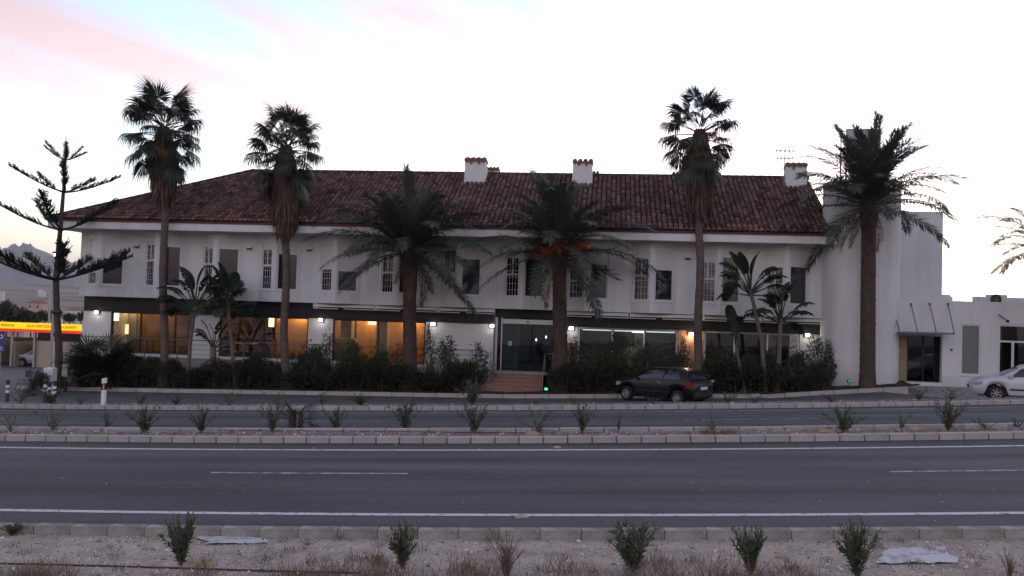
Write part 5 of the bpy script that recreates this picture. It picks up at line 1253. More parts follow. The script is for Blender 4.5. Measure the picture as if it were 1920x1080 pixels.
# ================================================================== vehicles
mat('paint_black', (.007, .007, .010), .25, spec=.45)
mat('paint_white', (.62, .63, .66), .3, spec=.5, metal=.15)
mat('red_lens', (.35, .015, .015), .2)
mat('clear_lens', (.55, .57, .6), .15, metal=.4)
mat('alloy', (.42, .42, .44), .35, metal=.8)
mat('plate_white', (.75, .75, .75), .5)
mat('blue_sign', (.02, .07, .30), .5)
mat('cabin', (.03, .03, .033), .9)
CARS = {
 'hatch': dict(x=[0, .05, .16, .42, .8, 1.3, 2.05, 2.62, 2.95, 3.4, 3.68, 3.83], zb=[.36, .28, .25, .23, .22, .21, .21, .21, .22, .22, .25, .34],
   belt=[.70, .86, .93, .95, .95, .94, .92, .90, .88, .83, .76, .60], top=[.72, .90, 1.02, 1.33, 1.40, 1.43, 1.40, 1.14, .93, .86, .78, .62],
   hb=[.66, .74, .78, .80, .82, .82, .82, .82, .81, .80, .74, .60], hm=[.68, .76, .80, .825, .835, .835, .835, .835, .83, .81, .75, .61], hbe=[.66, .74, .78, .80, .81, .81, .81, .81, .80, .77, .70, .57], ht=[.60, .66, .70, .58, .56, .565, .57, .66, .74, .70, .62, .50],
   wheels=(.66, 3.10), r=.30, side=[(.52, .72, 1.28, 1.26), (1.36, 1.34, 2.72, 2.22)], rear=(.13, .40), front=(2.22, 2.92)),
 'sedan': dict(x=[0, .06, .5, 1.0, 1.55, 2.0, 2.7, 3.2, 3.55, 4.1, 4.4, 4.55], zb=[.40, .30, .26, .23, .22, .22, .22, .22, .22, .24, .27, .38],
   belt=[.72, .92, .98, .99, .98, .96, .94, .92, .91, .84, .74, .58], top=[.74, .94, 1.01, 1.06, 1.36, 1.43, 1.42, 1.16, .96, .87, .76, .60],
   hb=[.66, .76, .82, .84, .85, .85, .85, .85, .85, .82, .74, .58], hm=[.68, .78, .84, .86, .87, .87, .87, .87, .87, .84, .76, .60], hbe=[.66, .76, .81, .83, .84, .84, .84, .84, .83, .79, .70, .55], ht=[.60, .70, .74, .72, .58, .58, .58, .68, .76, .72, .62, .48],
   wheels=(.85, 3.66), r=.315, side=[(1.05, 1.40, 1.9, 1.92), (1.98, 2.0, 3.3, 2.86)], rear=(1.08, 1.5), front=(2.84, 3.5)),
 'suv': dict(x=[0, .06, .2, .55, 1.0, 1.6, 2.4, 3.0, 3.35, 3.85, 4.15, 4.3], zb=[.45, .36, .32, .30, .29, .29, .29, .29, .29, .30, .34, .44],
   belt=[.90, 1.05, 1.08, 1.09, 1.08, 1.07, 1.05, 1.03, 1.02, .97, .90, .75], top=[.92, 1.10, 1.36, 1.58, 1.64, 1.66, 1.62, 1.28, 1.06, 1.0, .93, .78],
   hb=[.70, .80, .84, .86, .88, .88, .88, .88, .87, .86, .80, .68], hm=[.72, .82, .86, .885, .895, .9, .9, .9, .89, .87, .82, .70], hbe=[.70, .80, .83, .85, .86, .86, .86, .86, .85, .83, .78, .66], ht=[.62, .70, .68, .62, .60, .60, .62, .72, .80, .77, .70, .58],
   wheels=(.80, 3.45), r=.35, side=[(.5, .72, 1.5, 1.5), (1.58, 1.58, 3.1, 2.58)], rear=(.12, .45), front=(2.55, 3.3)),
}
def lathe(prof, n, axis_y):
    "wheel shapes: profile of (radius, y)"
    V = []; F = []; k = len(prof)
    for i in range(n):
        a = 2*math.pi*i/n
        for r_, y in prof: V.append((math.cos(a)*r_, y, math.sin(a)*r_))
    for i in range(n):
        j = (i+1) % n
        for q in range(k-1): F.append((i*k+q, j*k+q, j*k+q+1, i*k+q+1))
    b = MB(); b.v = V; b.f = F; return b
def car(label, kind, paint, loc, heading, tilt=0, wheels_dark=False):
    c = CARS[kind]; xs = c['x']; L_ = xs[-1]; t_ = empty('parked_car', loc, heading); t_.rotation_euler = (0, tilt, heading); tag(t_, label, 'car', 'parked cars')
    I = lambda k, x: float(np.interp(x, xs, c[k])); ox = -L_/2
    st = sorted(set(list(np.linspace(0, L_, 46)) + xs)); rings = []
    for x in st:
        zb, be, tp = I('zb', x), I('belt', x), I('top', x); hb_, hm, hbe, ht = I('hb', x), I('hm', x), I('hbe', x), I('ht', x); gh = max(0, tp-be)
        # wheel arches lift the lower edge
        for wx_ in c['wheels']:
            d = abs(x-wx_); ra = c['r']+.07
            if d < ra: zb = max(zb, c['r'] + math.sqrt(ra*ra-d*d)-.015)
        mid = max(zb+.02, (zb+be)*.5)
        half = [(hb_*.90, zb), (hb_, min(zb+.06, mid)), (hm, mid), (hm*.995, (mid+be)*.5), (hbe, be), (hbe+(ht-hbe)*.5+.02*min(1, gh*3), be+gh*.5), (ht+.015, be+gh*.86), (ht*.86, tp-.012), (ht*.45, tp+.005)]
        rings.append([(x+ox, -y, z) for y, z in half] + [(x+ox, 0, tp+.012)] + [(x+ox, y, z) for y, z in reversed(half)])
    V = [p for r_ in rings for p in r_]; k = len(rings[0]); F = []
    for i in range(len(rings)-1):
        for j in range(k-1): F.append((i*k+j, (i+1)*k+j, (i+1)*k+j+1, i*k+j+1))
    F += [tuple(range(k)), tuple(range(len(V)-1, len(V)-k-1, -1))]
    b = MB(); b.v = V; b.f = F; body = b.build('body', paint, t_); autosmooth(body, 50)
    MB().box(.25+ox, L_-.3+ox, -.70, .70, .20, .45).build('underbody', M['black'], t_)
    def side_pt(x, t, s, off=.010):
        be, tp, hbe, ht = I('belt', x), I('top', x), I('hbe', x), I('ht', x); gh = tp-be
        if t < .5: y = hbe + (ht-hbe)*t + .02*min(1, gh*3)*(t*2)
        else: y = hbe + (ht-hbe)*(.5) + .02*min(1, gh*3) + ((ht+.015) - (hbe+(ht-hbe)*.5+.02*min(1, gh*3)))*((t-.5)/.36)
        return (x+ox, s*(y+off), be+gh*t)
    for s in (-1, 1):
        for (xa, xat, xb, xbt) in c['side']:
            g_ = MB(); n = 6; m = 4
            P = [[side_pt((xa+(xat-xa)*j/m)+((xb+(xbt-xb)*j/m)-(xa+(xat-xa)*j/m))*i/n, .10+.70*j/m, s) for i in range(n+1)] for j in range(m+1)]
            for j in range(m):
                for i in range(n): g_.quad(P[j][i], P[j][i+1], P[j+1][i+1], P[j+1][i])
            o = g_.build('side_window', M['glass_car2'], t_); autosmooth(o)
    def top_grid(x0, x1, w, name, off=.012):
        g_ = MB(); n, m = 8, 5; P = []
        for j in range(m+1):
            x = x0 + (x1-x0)*j/m; tp = I('top', x); ht = I('ht', x)
            dz = (I('top', x+.03)-I('top', x-.03))/.06; nn = Vector((-dz, 0, 1)).normalized()*off
            P.append([(x+ox+nn.x, ht*w*(2*i/n-1), tp+.012-.02*abs(2*i/n-1)**2+nn.z) for i in range(n+1)])
        for j in range(m):
            for i in range(n): g_.quad(P[j][i], P[j][i+1], P[j+1][i+1], P[j+1][i])
        o = g_.build(name, M['glass_car2'], t_); autosmooth(o)
    top_grid(c['rear'][0]+.02, c['rear'][1]-.06, .86, 'rear_window'); top_grid(c['front'][0]+.06, c['front'][1]-.02, .90, 'windscreen')
    # wheels
    r_ = c['r']
    for wx_ in c['wheels']:
        for s in (-1, 1):
            y = s*(I('hm', wx_)-.10)
            w_ = empty('wheel', (wx_+ox, y, r_), parent=t_)
            lathe([(r_*.62, -.09), (r_*.93, -.095), (r_, -.06), (r_, .06), (r_*.93, .095), (r_*.62, .09)], 28, 1).build('tyre', M['rubber'], w_, True)
            rim = MB(); a = lathe([(r_*.64, s*.085), (r_*.58, s*.075), (r_*.56, s*.03)], 28, 1); rim.add(a.v, a.f)
            for q in range(7):
                an = q*2*math.pi/7; d = Vector((math.cos(an), 0, math.sin(an))); n_ = Vector((-d.z, 0, d.x))
                rim.obox(Vector((0, s*.05, 0)) + d*r_*.08 - n_*.022, d*r_*.53, n_*.044, (0, s*.022, 0))
            rim.tube([(0, s*.04, 0), (0, s*.082, 0)], r_*.14, 12); rim.build('rim', M['alloy'], w_)
            MB().tube([(0, s*.02, 0), (0, s*.028, 0)], r_*.6, 24).build('brake_disc', M['black'], w_)
    # lamps, mirrors, handles, plate
    for s in (-1, 1):
        xr = .10; zt = I('belt', .1)
        lm = MB()
        for q in range(3):
            z0, z1 = zt-.22+.08*q, zt-.22+.08*(q+1)-.004; f0 = lambda z: (I('hm', .22)+.006)
            lm.add([(.03+ox, s*(I('hbe', .03)-.16), z0), (.03+ox, s*(I('hbe', .03)-.16), z1), (.05+ox-.012, s*(I('hm', .05)+.004), z0), (.05+ox-.012, s*(I('hm', .05)+.004), z1), (.26+ox, s*(I('hm', .26)+.006), z0+.03), (.26+ox, s*(I('hm', .26)+.006), z1+.02)], [(0, 1, 3, 2), (2, 3, 5, 4)])
        lm.build('tail_lamp', M['red_lens'], t_)
        zf = I('belt', L_-.2)-.10; hl = MB(); xa, xm, xb = L_-.42, L_-.16, L_-.02
        hl.add([(xa+ox, s*(I('hm', xa)+.004), zf+.10), (xa+ox, s*(I('hm', xa)+.004), zf-.01), (xm+ox, s*(I('hm', xm)+.006), zf+.07), (xm+ox, s*(I('hm', xm)+.006), zf-.09), (xb+ox+.02, s*(I('hm', xb)-.16), zf-.02), (xb+ox+.02, s*(I('hm', xb)-.16), zf-.12)], [(0, 1, 3, 2), (2, 3, 5, 4)]); hl.build('headlamp', M['clear_lens'], t_)
        xm = c['side'][-1][2]-.12; MB().bbox(xm+ox-.07, xm+ox+.07, s*I('hbe', xm)+(0.03 if s > 0 else -.19), s*I('hbe', xm)+(.19 if s > 0 else -.03), I('belt', xm)+.04, I('belt', xm)+.17, .03).build('door_mirror', paint, t_)
        xd = c['side'][-1][0]+.12; MB().box(xd+ox-.09, xd+ox+.09, s*(I('hm', xd)+.012)-.012, s*(I('hm', xd)+.012)+.012, I('belt', xd)-.10, I('belt', xd)-.07).build('door_handle', M['alloy'], t_)
        MB().box(c['wheels'][0]+ox+.45, c['wheels'][1]+ox-.45, s*(I('hm', 1.8)+.006)-.008, s*(I('hm', 1.8)+.006)+.008, .46, .52).build('side_moulding', M['black'], t_)
    zp = I('belt', 0)-.02
    pl_ = MB().box(ox-.030, ox-.022, -.26, .26, zp-.06, zp+.055).build('number_plate', M['plate_white'], t_); MB().box(ox-.033, ox-.0305, .215, .258, zp-.055, zp+.05).build('country_band', M['blue_sign'], pl_)
    MB().bbox(ox-.05, ox+.10, -I('hb', 0)*.98, I('hb', 0)*.98, .34, .56, .03).build('rear_bumper', M['cabin'] if paint is M['paint_black'] else paint, t_)
    MB().box(L_+ox-.02, L_+ox+.02, -.42, .42, .48, .56).build('grille', M['black'], t_)
    MB().obox((ox+c['rear'][0]+.02, -.02, I('top', c['rear'][0]+.02)+.035), (.10, .42, .07), (.02, 0, 0), (0, 0, .014)).build('rear_wiper', M['black'], t_)
    MB().tube([(ox+c['rear'][1]+.3, 0, I('top', c['rear'][1]+.3)+.01), (ox+c['rear'][1], 0, I('top', c['rear'][1]+.3)+.28)], .006, 5).build('aerial', M['black'], t_)
    return t_
mat('glass_car2', (.02, .024, .028), .05, spec=1.0)
def serv_z(X, Y):
    y0 = serv_pt(X, 0)[1]; y1 = serv_pt(X, 1)[1]; return serv_pt(X, min(1, max(0, (Y-y0)/(y1-y0))))[2]
cx_, cy2 = 2.25, 35.15
car('black three door hatchback parked before the dark hedge, rear to the road', 'hatch', M['paint_black'], (cx_, cy2, serv_z(cx_, cy2)-.04), R(142), R(.8))
w0 = at(1868, 740, 35.0); hd_ = R(163); wv = Matrix.Rotation(hd_, 2) @ Vector((1.385, .77)); car('silver white saloon cut off by the right edge, nose to the left', 'sedan', M['paint_white'], (w0.x-wv.x, 35.0-wv.y, serv_z(w0.x-wv.x, 35.0-wv.y)), hd_, R(.6))
sx_ = at(46, 680, 68).x; car('small white off-roader standing in a bay of the car wash', 'suv', M['paint_white'], (sx_+.9, 68.6, -3.33), R(215))

# ================================================================== car wash on the left
def lerp(a, b_, t): return a + (b_-a)*t
YCW = 66.0
wx0, wx1 = at(-260, 640, YCW).x, at(152, 640, YCW).x
zt_, zm_, zb2 = at(80, 606, YCW).z, at(80, 618, YCW).z, at(80, 623.5, YCW).z; zg = -3.27
cwash = empty('car_wash', ((wx0+wx1)/2, YCW, zg)); WO2 = Vector(cwash.location); tag(cwash, 'car wash canopy with lit yellow and red sign band left of the hotel', 'car wash')
mat('sign_yellow', (.85, .55, .02), .4, emit=(1, .60, .004), estr=.95); mat('sign_red', (.6, .03, .015), .4, emit=(.85, .035, .01), estr=.75); mat('sign_ink', (.02, .015, .0), .6)
u_ = lambda mb, n_, m: under(mb.build(n_, M[m]), cwash, WO2)
sy = u_(MB().box(wx0, wx1, YCW-.12, YCW, zm_, zt_), 'yellow_sign_band', 'sign_yellow'); u_(MB().box(wx0, wx1-.02, YCW-.11, YCW, zb2, zm_-.003), 'red_sign_band', 'sign_red')
u_(MB().box(wx0, wx1-.03, YCW, 72.0, zb2+.05, zb2+.28), 'canopy_roof', 'galv')
for px_ in (-60, 19.5, 62, 152): x = at(px_, 650, YCW).x; u_(MB().box(x-.09, x+.09, YCW+.1, YCW+.28, zg, zb2+.05), 'post', 'galv')
u_(MB().box(wx0, wx1, 71.7, 71.9, zg, zb2-.75), 'rear_wall', 'beige')
for px_ in (-60, 19.5, 62): x = at(px_, 650, YCW).x; u_(MB().box(x-.06, x+.06, YCW+.5, 71.7, zg, zb2-.85), 'bay_partition', 'beige')
x0, x1 = at(64, 650, YCW).x, at(150, 650, YCW).x; u_(MB().box(x0+.05, x1, YCW+.32, YCW+.45, zg, zb2-.72), 'screen_wall', 'beige'); u_(MB().box(x0+.05, x1, YCW+.34, YCW+.43, zb2-.7, zb2+.04), 'dark_glazing', 'dark_glass')
def text(name, body, size, loc, m, parent, inv=None, align='CENTER', rot=(R(90), 0, 0), xs_=1.0):
    cu = bpy.data.curves.new(name, 'FONT'); cu.body = body; cu.size = size; cu.align_x = align; cu.align_y = 'CENTER'; cu.extrude = .006
    tmp = bpy.data.objects.new('tmp_text', cu); COL.objects.link(tmp); dg = bpy.context.evaluated_depsgraph_get(); me = bpy.data.meshes.new_from_object(tmp.evaluated_get(dg)); me.name = name
    bpy.data.objects.remove(tmp); me.materials.clear(); me.materials.append(m); o = link(name, me, parent, loc, rot); o.scale = (xs_, 1, 1)
    if inv is not None: o.matrix_parent_inverse = inv
    return o
zl = at(80, 616, YCW).z
for px_, s_, wpx in ((11, 'A PRESION', 30), (75, 'AGUA OSMOTIZADA', 50), (122, 'AGUA CALIENTE', 42)):
    c = at(px_, 616, YCW-.14)
    o = text('lettering', s_, .30, (c.x, YCW-.135, lerp(zm_, zt_, .48)), M['sign_ink'], cwash, Matrix.Translation(-WO2)); wm = max(v.co.x for v in o.data.vertices)-min(v.co.x for v in o.data.vertices); tw_ = (at(px_+wpx/2, 616, YCW).x-at(px_-wpx/2, 616, YCW).x); o.scale = (tw_/wm, 1, 1)
# blue parking sign at the left edge
p = at(0, 640, 44); ps = empty('parking_sign', (p.x, 44, -2.3)); tag(ps, 'blue parking sign on a post at the left edge', 'sign'); PO = Vector(ps.location)
pw = 8.5/1600*48; under(MB().bbox(p.x-pw*1.0, p.x+pw*1.0, 44, 44.03, at(0, 659, 44).z, at(0, 621, 44).z, .004).build('plate', M['blue_sign']), ps, PO)
under(MB().tube([(p.x, 44.07, -2.4), (p.x, 44.07, at(0, 622, 44).z)], .035, 8).build('post', M['galv']), ps, PO)
zc = at(2, 635, 44).z; text('lettering', 'P', .62, (p.x+.03, 43.990, zc), M['plate_white'], ps, Matrix.Translation(-PO))
for k in range(2): under(MB().box(p.x-.17, p.x+.17, 43.99, 43.998, zc-.62+.12*k, zc-.57+.12*k).build('small_print', M['plate_white']), ps, PO)
# lamp posts
mat('glow_lamp', (.9, .9, 1), .5, emit=(.80, .78, 1.0), estr=7)
def yz(x, Y): return float(np.interp(Y, [37.3, 66, 84], [zbed(x)-.14, -3.25, -3.6]))
Yl = 58.0; b_ = at(96, 680, Yl); tp = at(106, 472, Yl); lp = empty('lamp_post', (b_.x, Yl, yz(b_.x, Yl))); tag(lp, 'tall lamp post with lit lamp just above the araucaria branches', 'lamp post', 'lamp posts by the car wash'); LO = Vector(lp.location)
under(MB().tube([(b_.x, Yl, LO.z), (tp.x, Yl, tp.z)], [.14, .08], 12).build('pole', M['galv']), lp, LO); hd = at(112.5, 476, Yl)
under(MB().tube([(tp.x, Yl, tp.z), (hd.x+.1, Yl-.3, tp.z+.05)], .04, 8).build('arm', M['galv']), lp, LO); under(MB().bbox(hd.x-.28, hd.x+.28, Yl-.5, Yl-.1, hd.z-.02, hd.z+.14, .04).build('lamp_head', M['rail']), lp, LO); under(MB().bbox(hd.x-.20, hd.x+.20, Yl-.52, Yl-.14, hd.z-.22, hd.z-.021, .04).build('lamp_glass', M['glow_lamp']), lp, LO)
Y2 = 84.0; b_ = at(92, 660, Y2); tp = at(92.5, 552, Y2); l2 = empty('lamp_post', (b_.x, Y2, -3.6)); tag(l2, 'grey street lamp with curved arm behind the car wash canopy', 'lamp post', 'lamp posts by the car wash'); LO = Vector(l2.location); e_ = at(80, 546, Y2)
under(MB().tube([(b_.x, Y2, -3.7), tp, tp.lerp(e_, .35)+Vector((0, 0, .32)), tp.lerp(e_, .7)+Vector((0, 0, .22)), e_], [.13, .09, .07, .06, .05], 10).build('pole', M['galv']), l2, LO); under(MB().bbox(e_.x-.55, e_.x+.1, Y2-.15, Y2+.15, e_.z-.09, e_.z+.07, .04).build('lamp_head', M['white_frame']), l2, LO)
# cabinets near the araucaria
a = at(87.5, 735, 34.5); c = at(87.5, 690, 34.5); kb = empty('white_cabinet', (a.x, 34.5, yz(a.x, 37.3)-.1)); tag(kb, 'plain white service cabinet left of the araucaria trunk', 'cabinet')
MB().bbox(-.22, .22, 0, .35, 0, c.z-kb.location.z, .02).build('casing', M['white_frame'], kb); MB().bbox(-.19, .19, -.012, -.001, .1, c.z-kb.location.z-.12, .004).build('door', M['plaster'], kb); MB().box(-.24, .24, -.02, .37, -.1, .06).build('base', M['concrete'], kb)
a = at(120, 720, 36.6); c = at(120, 684, 36.6); d_ = at(120, 706, 36.6); mb2 = empty('meter_box', (a.x, 36.6, zbed(a.x))); tag(mb2, 'small grey meter box on a post right of the araucaria trunk', 'cabinet')
MB().bbox(-.15, .15, 0, .2, d_.z-zbed(a.x), c.z-zbed(a.x), .015).build('box', M['galv'], mb2); MB().box(-.06, .06, .05, .13, -.3, d_.z-zbed(a.x)).build('post', M['dark_frame'], mb2); MB().bbox(-.12, .12, -.012, -.001, d_.z-zbed(a.x)+.06, c.z-zbed(a.x)-.06, .004).build('door', M['galv'], mb2)
# green marker bollards with white bands
mat('green_bollard', (.008, .055, .045), .5); mat('band_white', (.85, .86, .86), .4)
for k, (px_, pt) in enumerate(((15, 712), (86, 711), (93.5, 716), (103, 714))):
    Y = 27.9 + Yc(at(px_, 740, 30).x) if k != 0 else 28.0 + Yc(at(px_, 740, 30).x); tpz = at(px_, pt, Y); z0 = ROADZ(27.5)+Zs(tpz.x)-.02; h = tpz.z-z0
    t_ = empty('marker_bollard', (tpz.x, Y, z0)); tag(t_, 'dark green marker bollard with white bands, %s from the left' % ordn[k], 'bollard', 'green marker bollards')
    MB().tube([(0, 0, 0), (0, 0, .04), (0, 0, h-.10), (0, 0, h-.03), (0, 0, h)], [.075, .06, .06, .075, .06], 14).build('post', M['green_bollard'], t_, True); MB().tube([(0, 0, 0), (0, 0, .03)], .13, 16).build('base', M['rubber'], t_)
    for zz in (h-.24, h-.42): MB().tube([(0, 0, zz-.055), (0, 0, zz+.055)], .063, 14).build('white_band', M['band_white'], t_)
# roadside delineator post
Y = 26.55 + Yc(at(195, 760, 27).x); tpz = at(196, 708, Y); z0 = ROADZ(26.5)+Zs(tpz.x); h = tpz.z-z0
mat('amber', (.9, .45, .01), .3, emit=(1, .5, .02), estr=.0); t_ = empty('delineator_post', (tpz.x, Y, z0)); tag(t_, 'white delineator post with black band and amber reflector behind the far kerb', 'marker post')
b = MB(); w = .065; b.add([(-w, -.05, 0), (w, -.05, 0), (w, .05, 0), (-w, .05, 0), (-w, -.05, h-.03), (w, -.05, h), (w, .05, h), (-w, .05, h-.03)], [(3,2,1,0),(4,5,6,7),(0,1,5,4),(1,2,6,5),(2,3,7,6),(3,0,4,7)]); b.build('post', M['band_white'], t_)
b = MB(); z1, z2 = h-.42, h-.20; b.add([(-w-.003, -.053, z1), (w+.003, -.053, z1+.02), (w+.003, .053, z1+.02), (-w-.003, .053, z1), (-w-.003, -.053, z2), (w+.003, -.053, z2+.02), (w+.003, .053, z2+.02), (-w-.003, .053, z2)], [(3,2,1,0),(4,5,6,7),(0,1,5,4),(1,2,6,5),(2,3,7,6),(3,0,4,7)]); b.build('black_band', M['black'], t_)
MB().bbox(-.005, .042, -.062, -.0535, z1+.03, z2-.01, .004).build('reflector', M['amber'], t_)
# stepped handrail at the left corner
a, c = at(94, 682, 40.2), at(152, 646, 40.2); t_ = empty('ramp_handrail', a); tag(t_, 'thin sloping handrail at the left corner of the hotel', 'handrail')
MB().tube([(0, 0, .0), c-a], .022, 8).build('rail', M['rail'], t_)
for q in (.05, .5, .95): e_ = (c-a)*q; MB().tube([e_, (e_.x, 0, -1.2)], .016, 6).build('post', M['rail'], t_)
# green garden floodlights in the hedge
for px_, py_, Y, e, lab in ((1024, 731, 37.42, .9, 'small green floodlight at the right foot of the entrance steps'), (1336, 716, 37.6, .35, 'dim green floodlight in the hedge beside the black car'), (1592, 716, 37.9, .8, 'low green floodlight at the foot of the round tower')):
    p = at(px_, py_, Y); p.z = max(p.z, zbed(p.x)+.05) if Y < 37.8 else .1; t_ = empty('garden_floodlight', p); tag(t_, lab, 'floodlight', 'green garden floodlights')
    MB().bbox(-.08, .08, -.04, .06, -.03, .10, .015).build('housing', M['dark_frame'], t_); MB().bbox(-.06, .06, -.058, -.042, .0, .085, .005).build('lens', M['glow_green' if px_ == 1024 else 'glow_green_dim'], t_); MB().tube([(0, .02, -.03), (0, .02, -.3)], .015, 6).build('spike', M['dark_frame'], t_)

# ================================================================== litter on the verge and road
def sheet(label, pts, seed, m):
    g = random.Random(seed); P = [hit(*q) for q in pts]; c = sum(P, Vector())/len(P); t_ = empty('discarded_sheet', c); tag(t_, label, 'litter', 'discarded sheets on the verge')
    V = []; F = []; n = 12
    a, b_, d, e = P
    for i in range(n+1):
        for j in range(5):
            p = a.lerp(b_, i/n).lerp(d.lerp(e, i/n), j/4); k = .008 + .012*abs(math.sin(i*1.7+j*2.1)) + g.uniform(0, .012); ed = 0 if 0 < i < n and 0 < j < 4 else g.uniform(-.05, .05)
            V.append(p - c + Vector((ed, ed*.5, k)))
    for i in range(n):
        for j in range(4):
            pass
            F.append((i*5+j, i*5+j+1, (i+1)*5+j+1, (i+1)*5+j))
    b = MB(); b.v = V; b.f = F; b.build('plastic_film', m, t_)
mat('film', (.55, .55, .57), .6, col2=(.30, .28, .26), vscale=5, contrast=(.36, .52))
sheet('flattened white plastic sheet on the verge beside the left oleander', [(366, 1008), (470, 1009), (392, 1022), (500, 1021)], 1, M['film'])
sheet('dirty white plastic sheet on the verge at the lower right', [(1665, 1032), (1770, 1028), (1640, 1060), (1800, 1058)], 2, M['film'])
def stone(label, px, py, s, m, seed):
    g = random.Random(seed); p = hit(px, py); t = MB(); V = []; n, k = 10, 5
    for i in range(k):
        for j in range(n):
            a, el = 2*math.pi*j/n, math.pi*.5*i/(k-1); r_ = s*(1+g.uniform(-.15, .15)); V.append((math.cos(a)*math.cos(el)*r_*1.3, math.sin(a)*math.cos(el)*r_, math.sin(el)*r_*.6))
    F = [(i*n+j, i*n+(j+1) % n, (i+1)*n+(j+1) % n, (i+1)*n+j) for i in range(k-1) for j in range(n)] + [tuple(range(n-1, -1, -1))]
    t.v = V; t.f = F; o = t.build('loose_stone', m, None, loc=p); tag(o, label, 'stone', 'loose stones'); autosmooth(o, 60)
mat('stone_pale', (.45, .40, .33), .9, var=.15, vscale=20); mat('stone_ochre', (.42, .30, .17), .9, var=.2, vscale=20)
stone('pale flat stone on the road beside the near edge line', 978, 970, .075, M['stone_pale'], 1); stone('small pale stone against the far edge line of the near road', 1045, 839.5, .06, M['stone_pale'], 2)
stone('ochre stone on the median below a sparse oleander', 998, 816, .14, M['stone_ochre'], 3); stone('ochre stone on the verge right of the left oleander', 388, 1060, .09, M['stone_ochre'], 4)
stone('ochre stone on the median left of the bushy right oleander', 1550, 810, .11, M['stone_ochre'], 5); stone('flat ochre stone on the median between the right oleanders', 1718, 806, .13, M['stone_ochre'], 6)
stone('brownish stone on the verge below the thin pale oleander', 1465, 1046, .06, M['stone_ochre'], 7)
# drip hose along the verge and the median
mat('hose', (.10, .035, .03), .7)
def hose(label, pts):
    P = []
    for i in range(len(pts)-1):
        for k in range(6):
            t = k/6; P.append(hit(lerp(pts[i][0], pts[i+1][0], t), lerp(pts[i][1], pts[i+1][1], t)) + Vector((0, 0, .012)))
    o = MB().tube(P, .010, 6).build('drip_hose', M['hose']); tag(o, label, 'hose', 'drip hoses')
hose('brown drip hose lying along the near verge at left', [(-20, 1058), (120, 1061), (300, 1066), (420, 1070), (560, 1074), (700, 1077)])
hose('brown drip hose lying along the median', [(420, 808), (560, 809), (760, 810), (900, 812), (1010, 813)])

# ================================================================== valley: houses, trees, far wood
def along(px, py, dist):
    d = _r*((px-960)/FPX) + _u*(-(py-540)/FPX) + _f; h = math.hypot(d.x, d.y); return Vector((d.x/h*dist, d.y/h*dist, ZC + d.z/h*dist))
mat('house_white', (.66, .64, .62), .9); mat('house_pink', (.55, .42, .36), .9); mat('house_roof', (.30, .15, .10), .9)
def house(label, px, pyb, dist, w, h, m, roof, seed):
    p = along(px, pyb, dist); z = p.z - .4; t_ = empty('house', (p.x, p.y, z), R(-20+seed*17)); tag(t_, label, 'house', 'houses in the valley')
    MB().box(-w/2, w/2, -w*.3, w*.3, -8, h).build('wall', m, t_)
    if roof: MB().add([(-w/2-.3, -w*.3-.3, h), (w/2+.3, -w*.3-.3, h), (w/2+.3, w*.3+.3, h), (-w/2-.3, w*.3+.3, h), (-w*.3, 0, h+w*.16), (w*.3, 0, h+w*.16)], [(0, 1, 5, 4), (1, 2, 5), (2, 3, 4, 5), (3, 0, 4), (3, 2, 1, 0)]).build('roof', M['house_roof'], t_)
    else: MB().box(-w/2-.1, w/2+.1, -w*.3-.1, w*.3+.1, h+.003, h+.4).build('parapet', m, t_)
    n = max(2, int(w/3.2))
    for k in range(n):
        x = -w/2 + w*(k+.5)/n; MB().box(x-.5, x+.5, -w*.3-.03, -w*.3+.05, h*.45, h*.45+1.3).build('window', M['dark_frame'], t_)
house('pinkish villa with tiled roof among dark trees in the valley', 70, 583, 520, 9.5, 4.5, M['house_pink'], True, 1); house('flat pale house beside the pinkish villa in the valley', 52, 583, 560, 8, 3.0, M['house_pink'], False, 2)
house('white house with tiled roof right of the araucaria trunk in the valley', 141, 598, 430, 7.5, 4.2, M['house_white'], True, 0); house('white flat house nearest the hotel corner in the valley', 150, 601, 410, 4, 3.2, M['house_white'], False, 1); house('long white house left of the araucaria trunk in the valley', 82, 604, 400, 12, 2.6, M['house_white'], False, 2)
house('tiny white farmhouse far out on the fields at the left edge', 2, 553, 1500, 9, 5.5, M['house_white'], False, 1); house('tiny white farmhouse far out on the fields behind the street lamp', 79, 549, 2100, 15, 6, M['house_white'], False, 0)
TM = [bush_mesh('crown', 200+k, 2600, 1.0, .55, .55, M['leaf_hedge'], .10, .075, .2, 22, 6, bottom=.18) for k in range(3)]
tl = [(8, 612, 566, 300, 30, 'dark broad tree at the left edge behind the car wash'), (34, 612, 578, 310, 34, 'dark rounded tree behind the car wash sign'), (13, 600, 563, 330, 9, 'narrow dark cypress at the left behind the car wash'), (58, 612, 584, 320, 26, 'low dark tree below the pinkish villa'), (84, 606, 583, 330, 30, 'dark tree just left of the araucaria trunk in the valley'), (130, 608, 588, 330, 20, 'dark tree just right of the araucaria trunk in the valley'), (101, 600, 580, 400, 20, 'far dark tree hidden behind the araucaria trunk'), (152, 604, 584, 300, 12, 'dark tree at the hotel corner in the valley')]
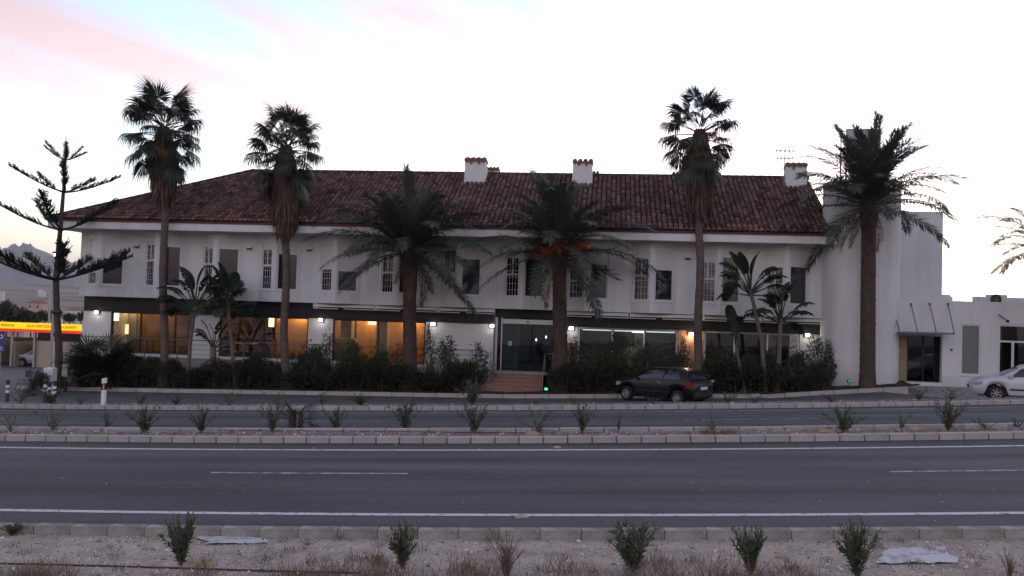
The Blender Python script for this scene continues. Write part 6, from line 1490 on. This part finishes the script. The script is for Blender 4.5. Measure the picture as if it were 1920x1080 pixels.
for k, (px_, pb, pt, dist, wd, lab) in enumerate(tl):
    p = along(px_, pb, dist); top = along(px_, pt, dist); h = top.z-p.z; w = wd/1600*dist; t_ = empty('valley_tree', (p.x, p.y, p.z), k); tag(t_, lab, 'tree', 'trees in the valley')
    link('crown', TM[k % 3][0], t_, scale=(w*.9, w*.9, h)); MB().tube([(0, 0, -6), (0, 0, h*.5)], [.3, .12], 8).build('trunk', M['bark'], t_)
gq = np.random.default_rng(77); f = Fol()
for px_ in np.linspace(-220, 170, 330):
    if 40 < px_ < 48: continue
    d_ = 3500; q = along(px_, 546 + gq.normal(0, .5), d_); n = 7; hh = gq.uniform(9, 19) if px_ < 35 else gq.uniform(5, 10)
    P = np.array(q)[None] + np.stack([gq.normal(0, 7, n), gq.normal(0, 20, n), np.zeros(n)-8], 1); f.leaves(P, norm(np.array([0, 0, 1.]) + gq.normal(0, .2, (n, 3))), rv(gq, n), np.full(n, hh+8.0), np.full(n, 9.), gq.random(n), .7)
tag(link('far_wood', f.mesh('far_wood', M['leaf_hedge'])), 'dark line of far woodland on the crest of the fields', 'woodland', kind='stuff')
# undergrowth at the roadside left of the hotel
for k, (px_, pt, wd, Y, lab) in enumerate(((66, 690, 52, 34.2, 'dark rounded shrub left of the white cabinet'), (104, 700, 26, 35.2, 'dark shrub between white cabinet and araucaria trunk'), (150, 672, 60, 37.6, 'dark shrub under the low fan palm at the left corner'))):
    a = at(px_, 720, Y); z0 = yz(a.x, 37.3)-.05; h = at(px_, pt, Y).z-z0; w = wd/41/.95
    shrub_thing('garden_shrub', lab, 'shrub', (a.x, Y, z0), BV[k], (w, .8, h), k, 'shrubs behind the hedges')

# ================================================================== the air
hz = bpy.data.materials.new('haze_air'); hz.use_nodes = True; t = hz.node_tree; t.nodes.clear(); vo = t.nodes.new('ShaderNodeVolumePrincipled'); vo.inputs['Color'].default_value = (.86, .90, 1, 1); vo.inputs['Density'].default_value = 7e-5; vo.inputs['Anisotropy'].default_value = .0
oo = t.nodes.new('ShaderNodeOutputMaterial'); t.links.new(vo.outputs[0], oo.inputs['Volume'])
b = MB(); b.box(-14500, 14500, -14500, 14500, -45, 660); HZ = b.build('haze', hz); tag(HZ, 'faint evening haze over the valley', 'haze', kind='stuff')
cy_.volume_bounces = 0
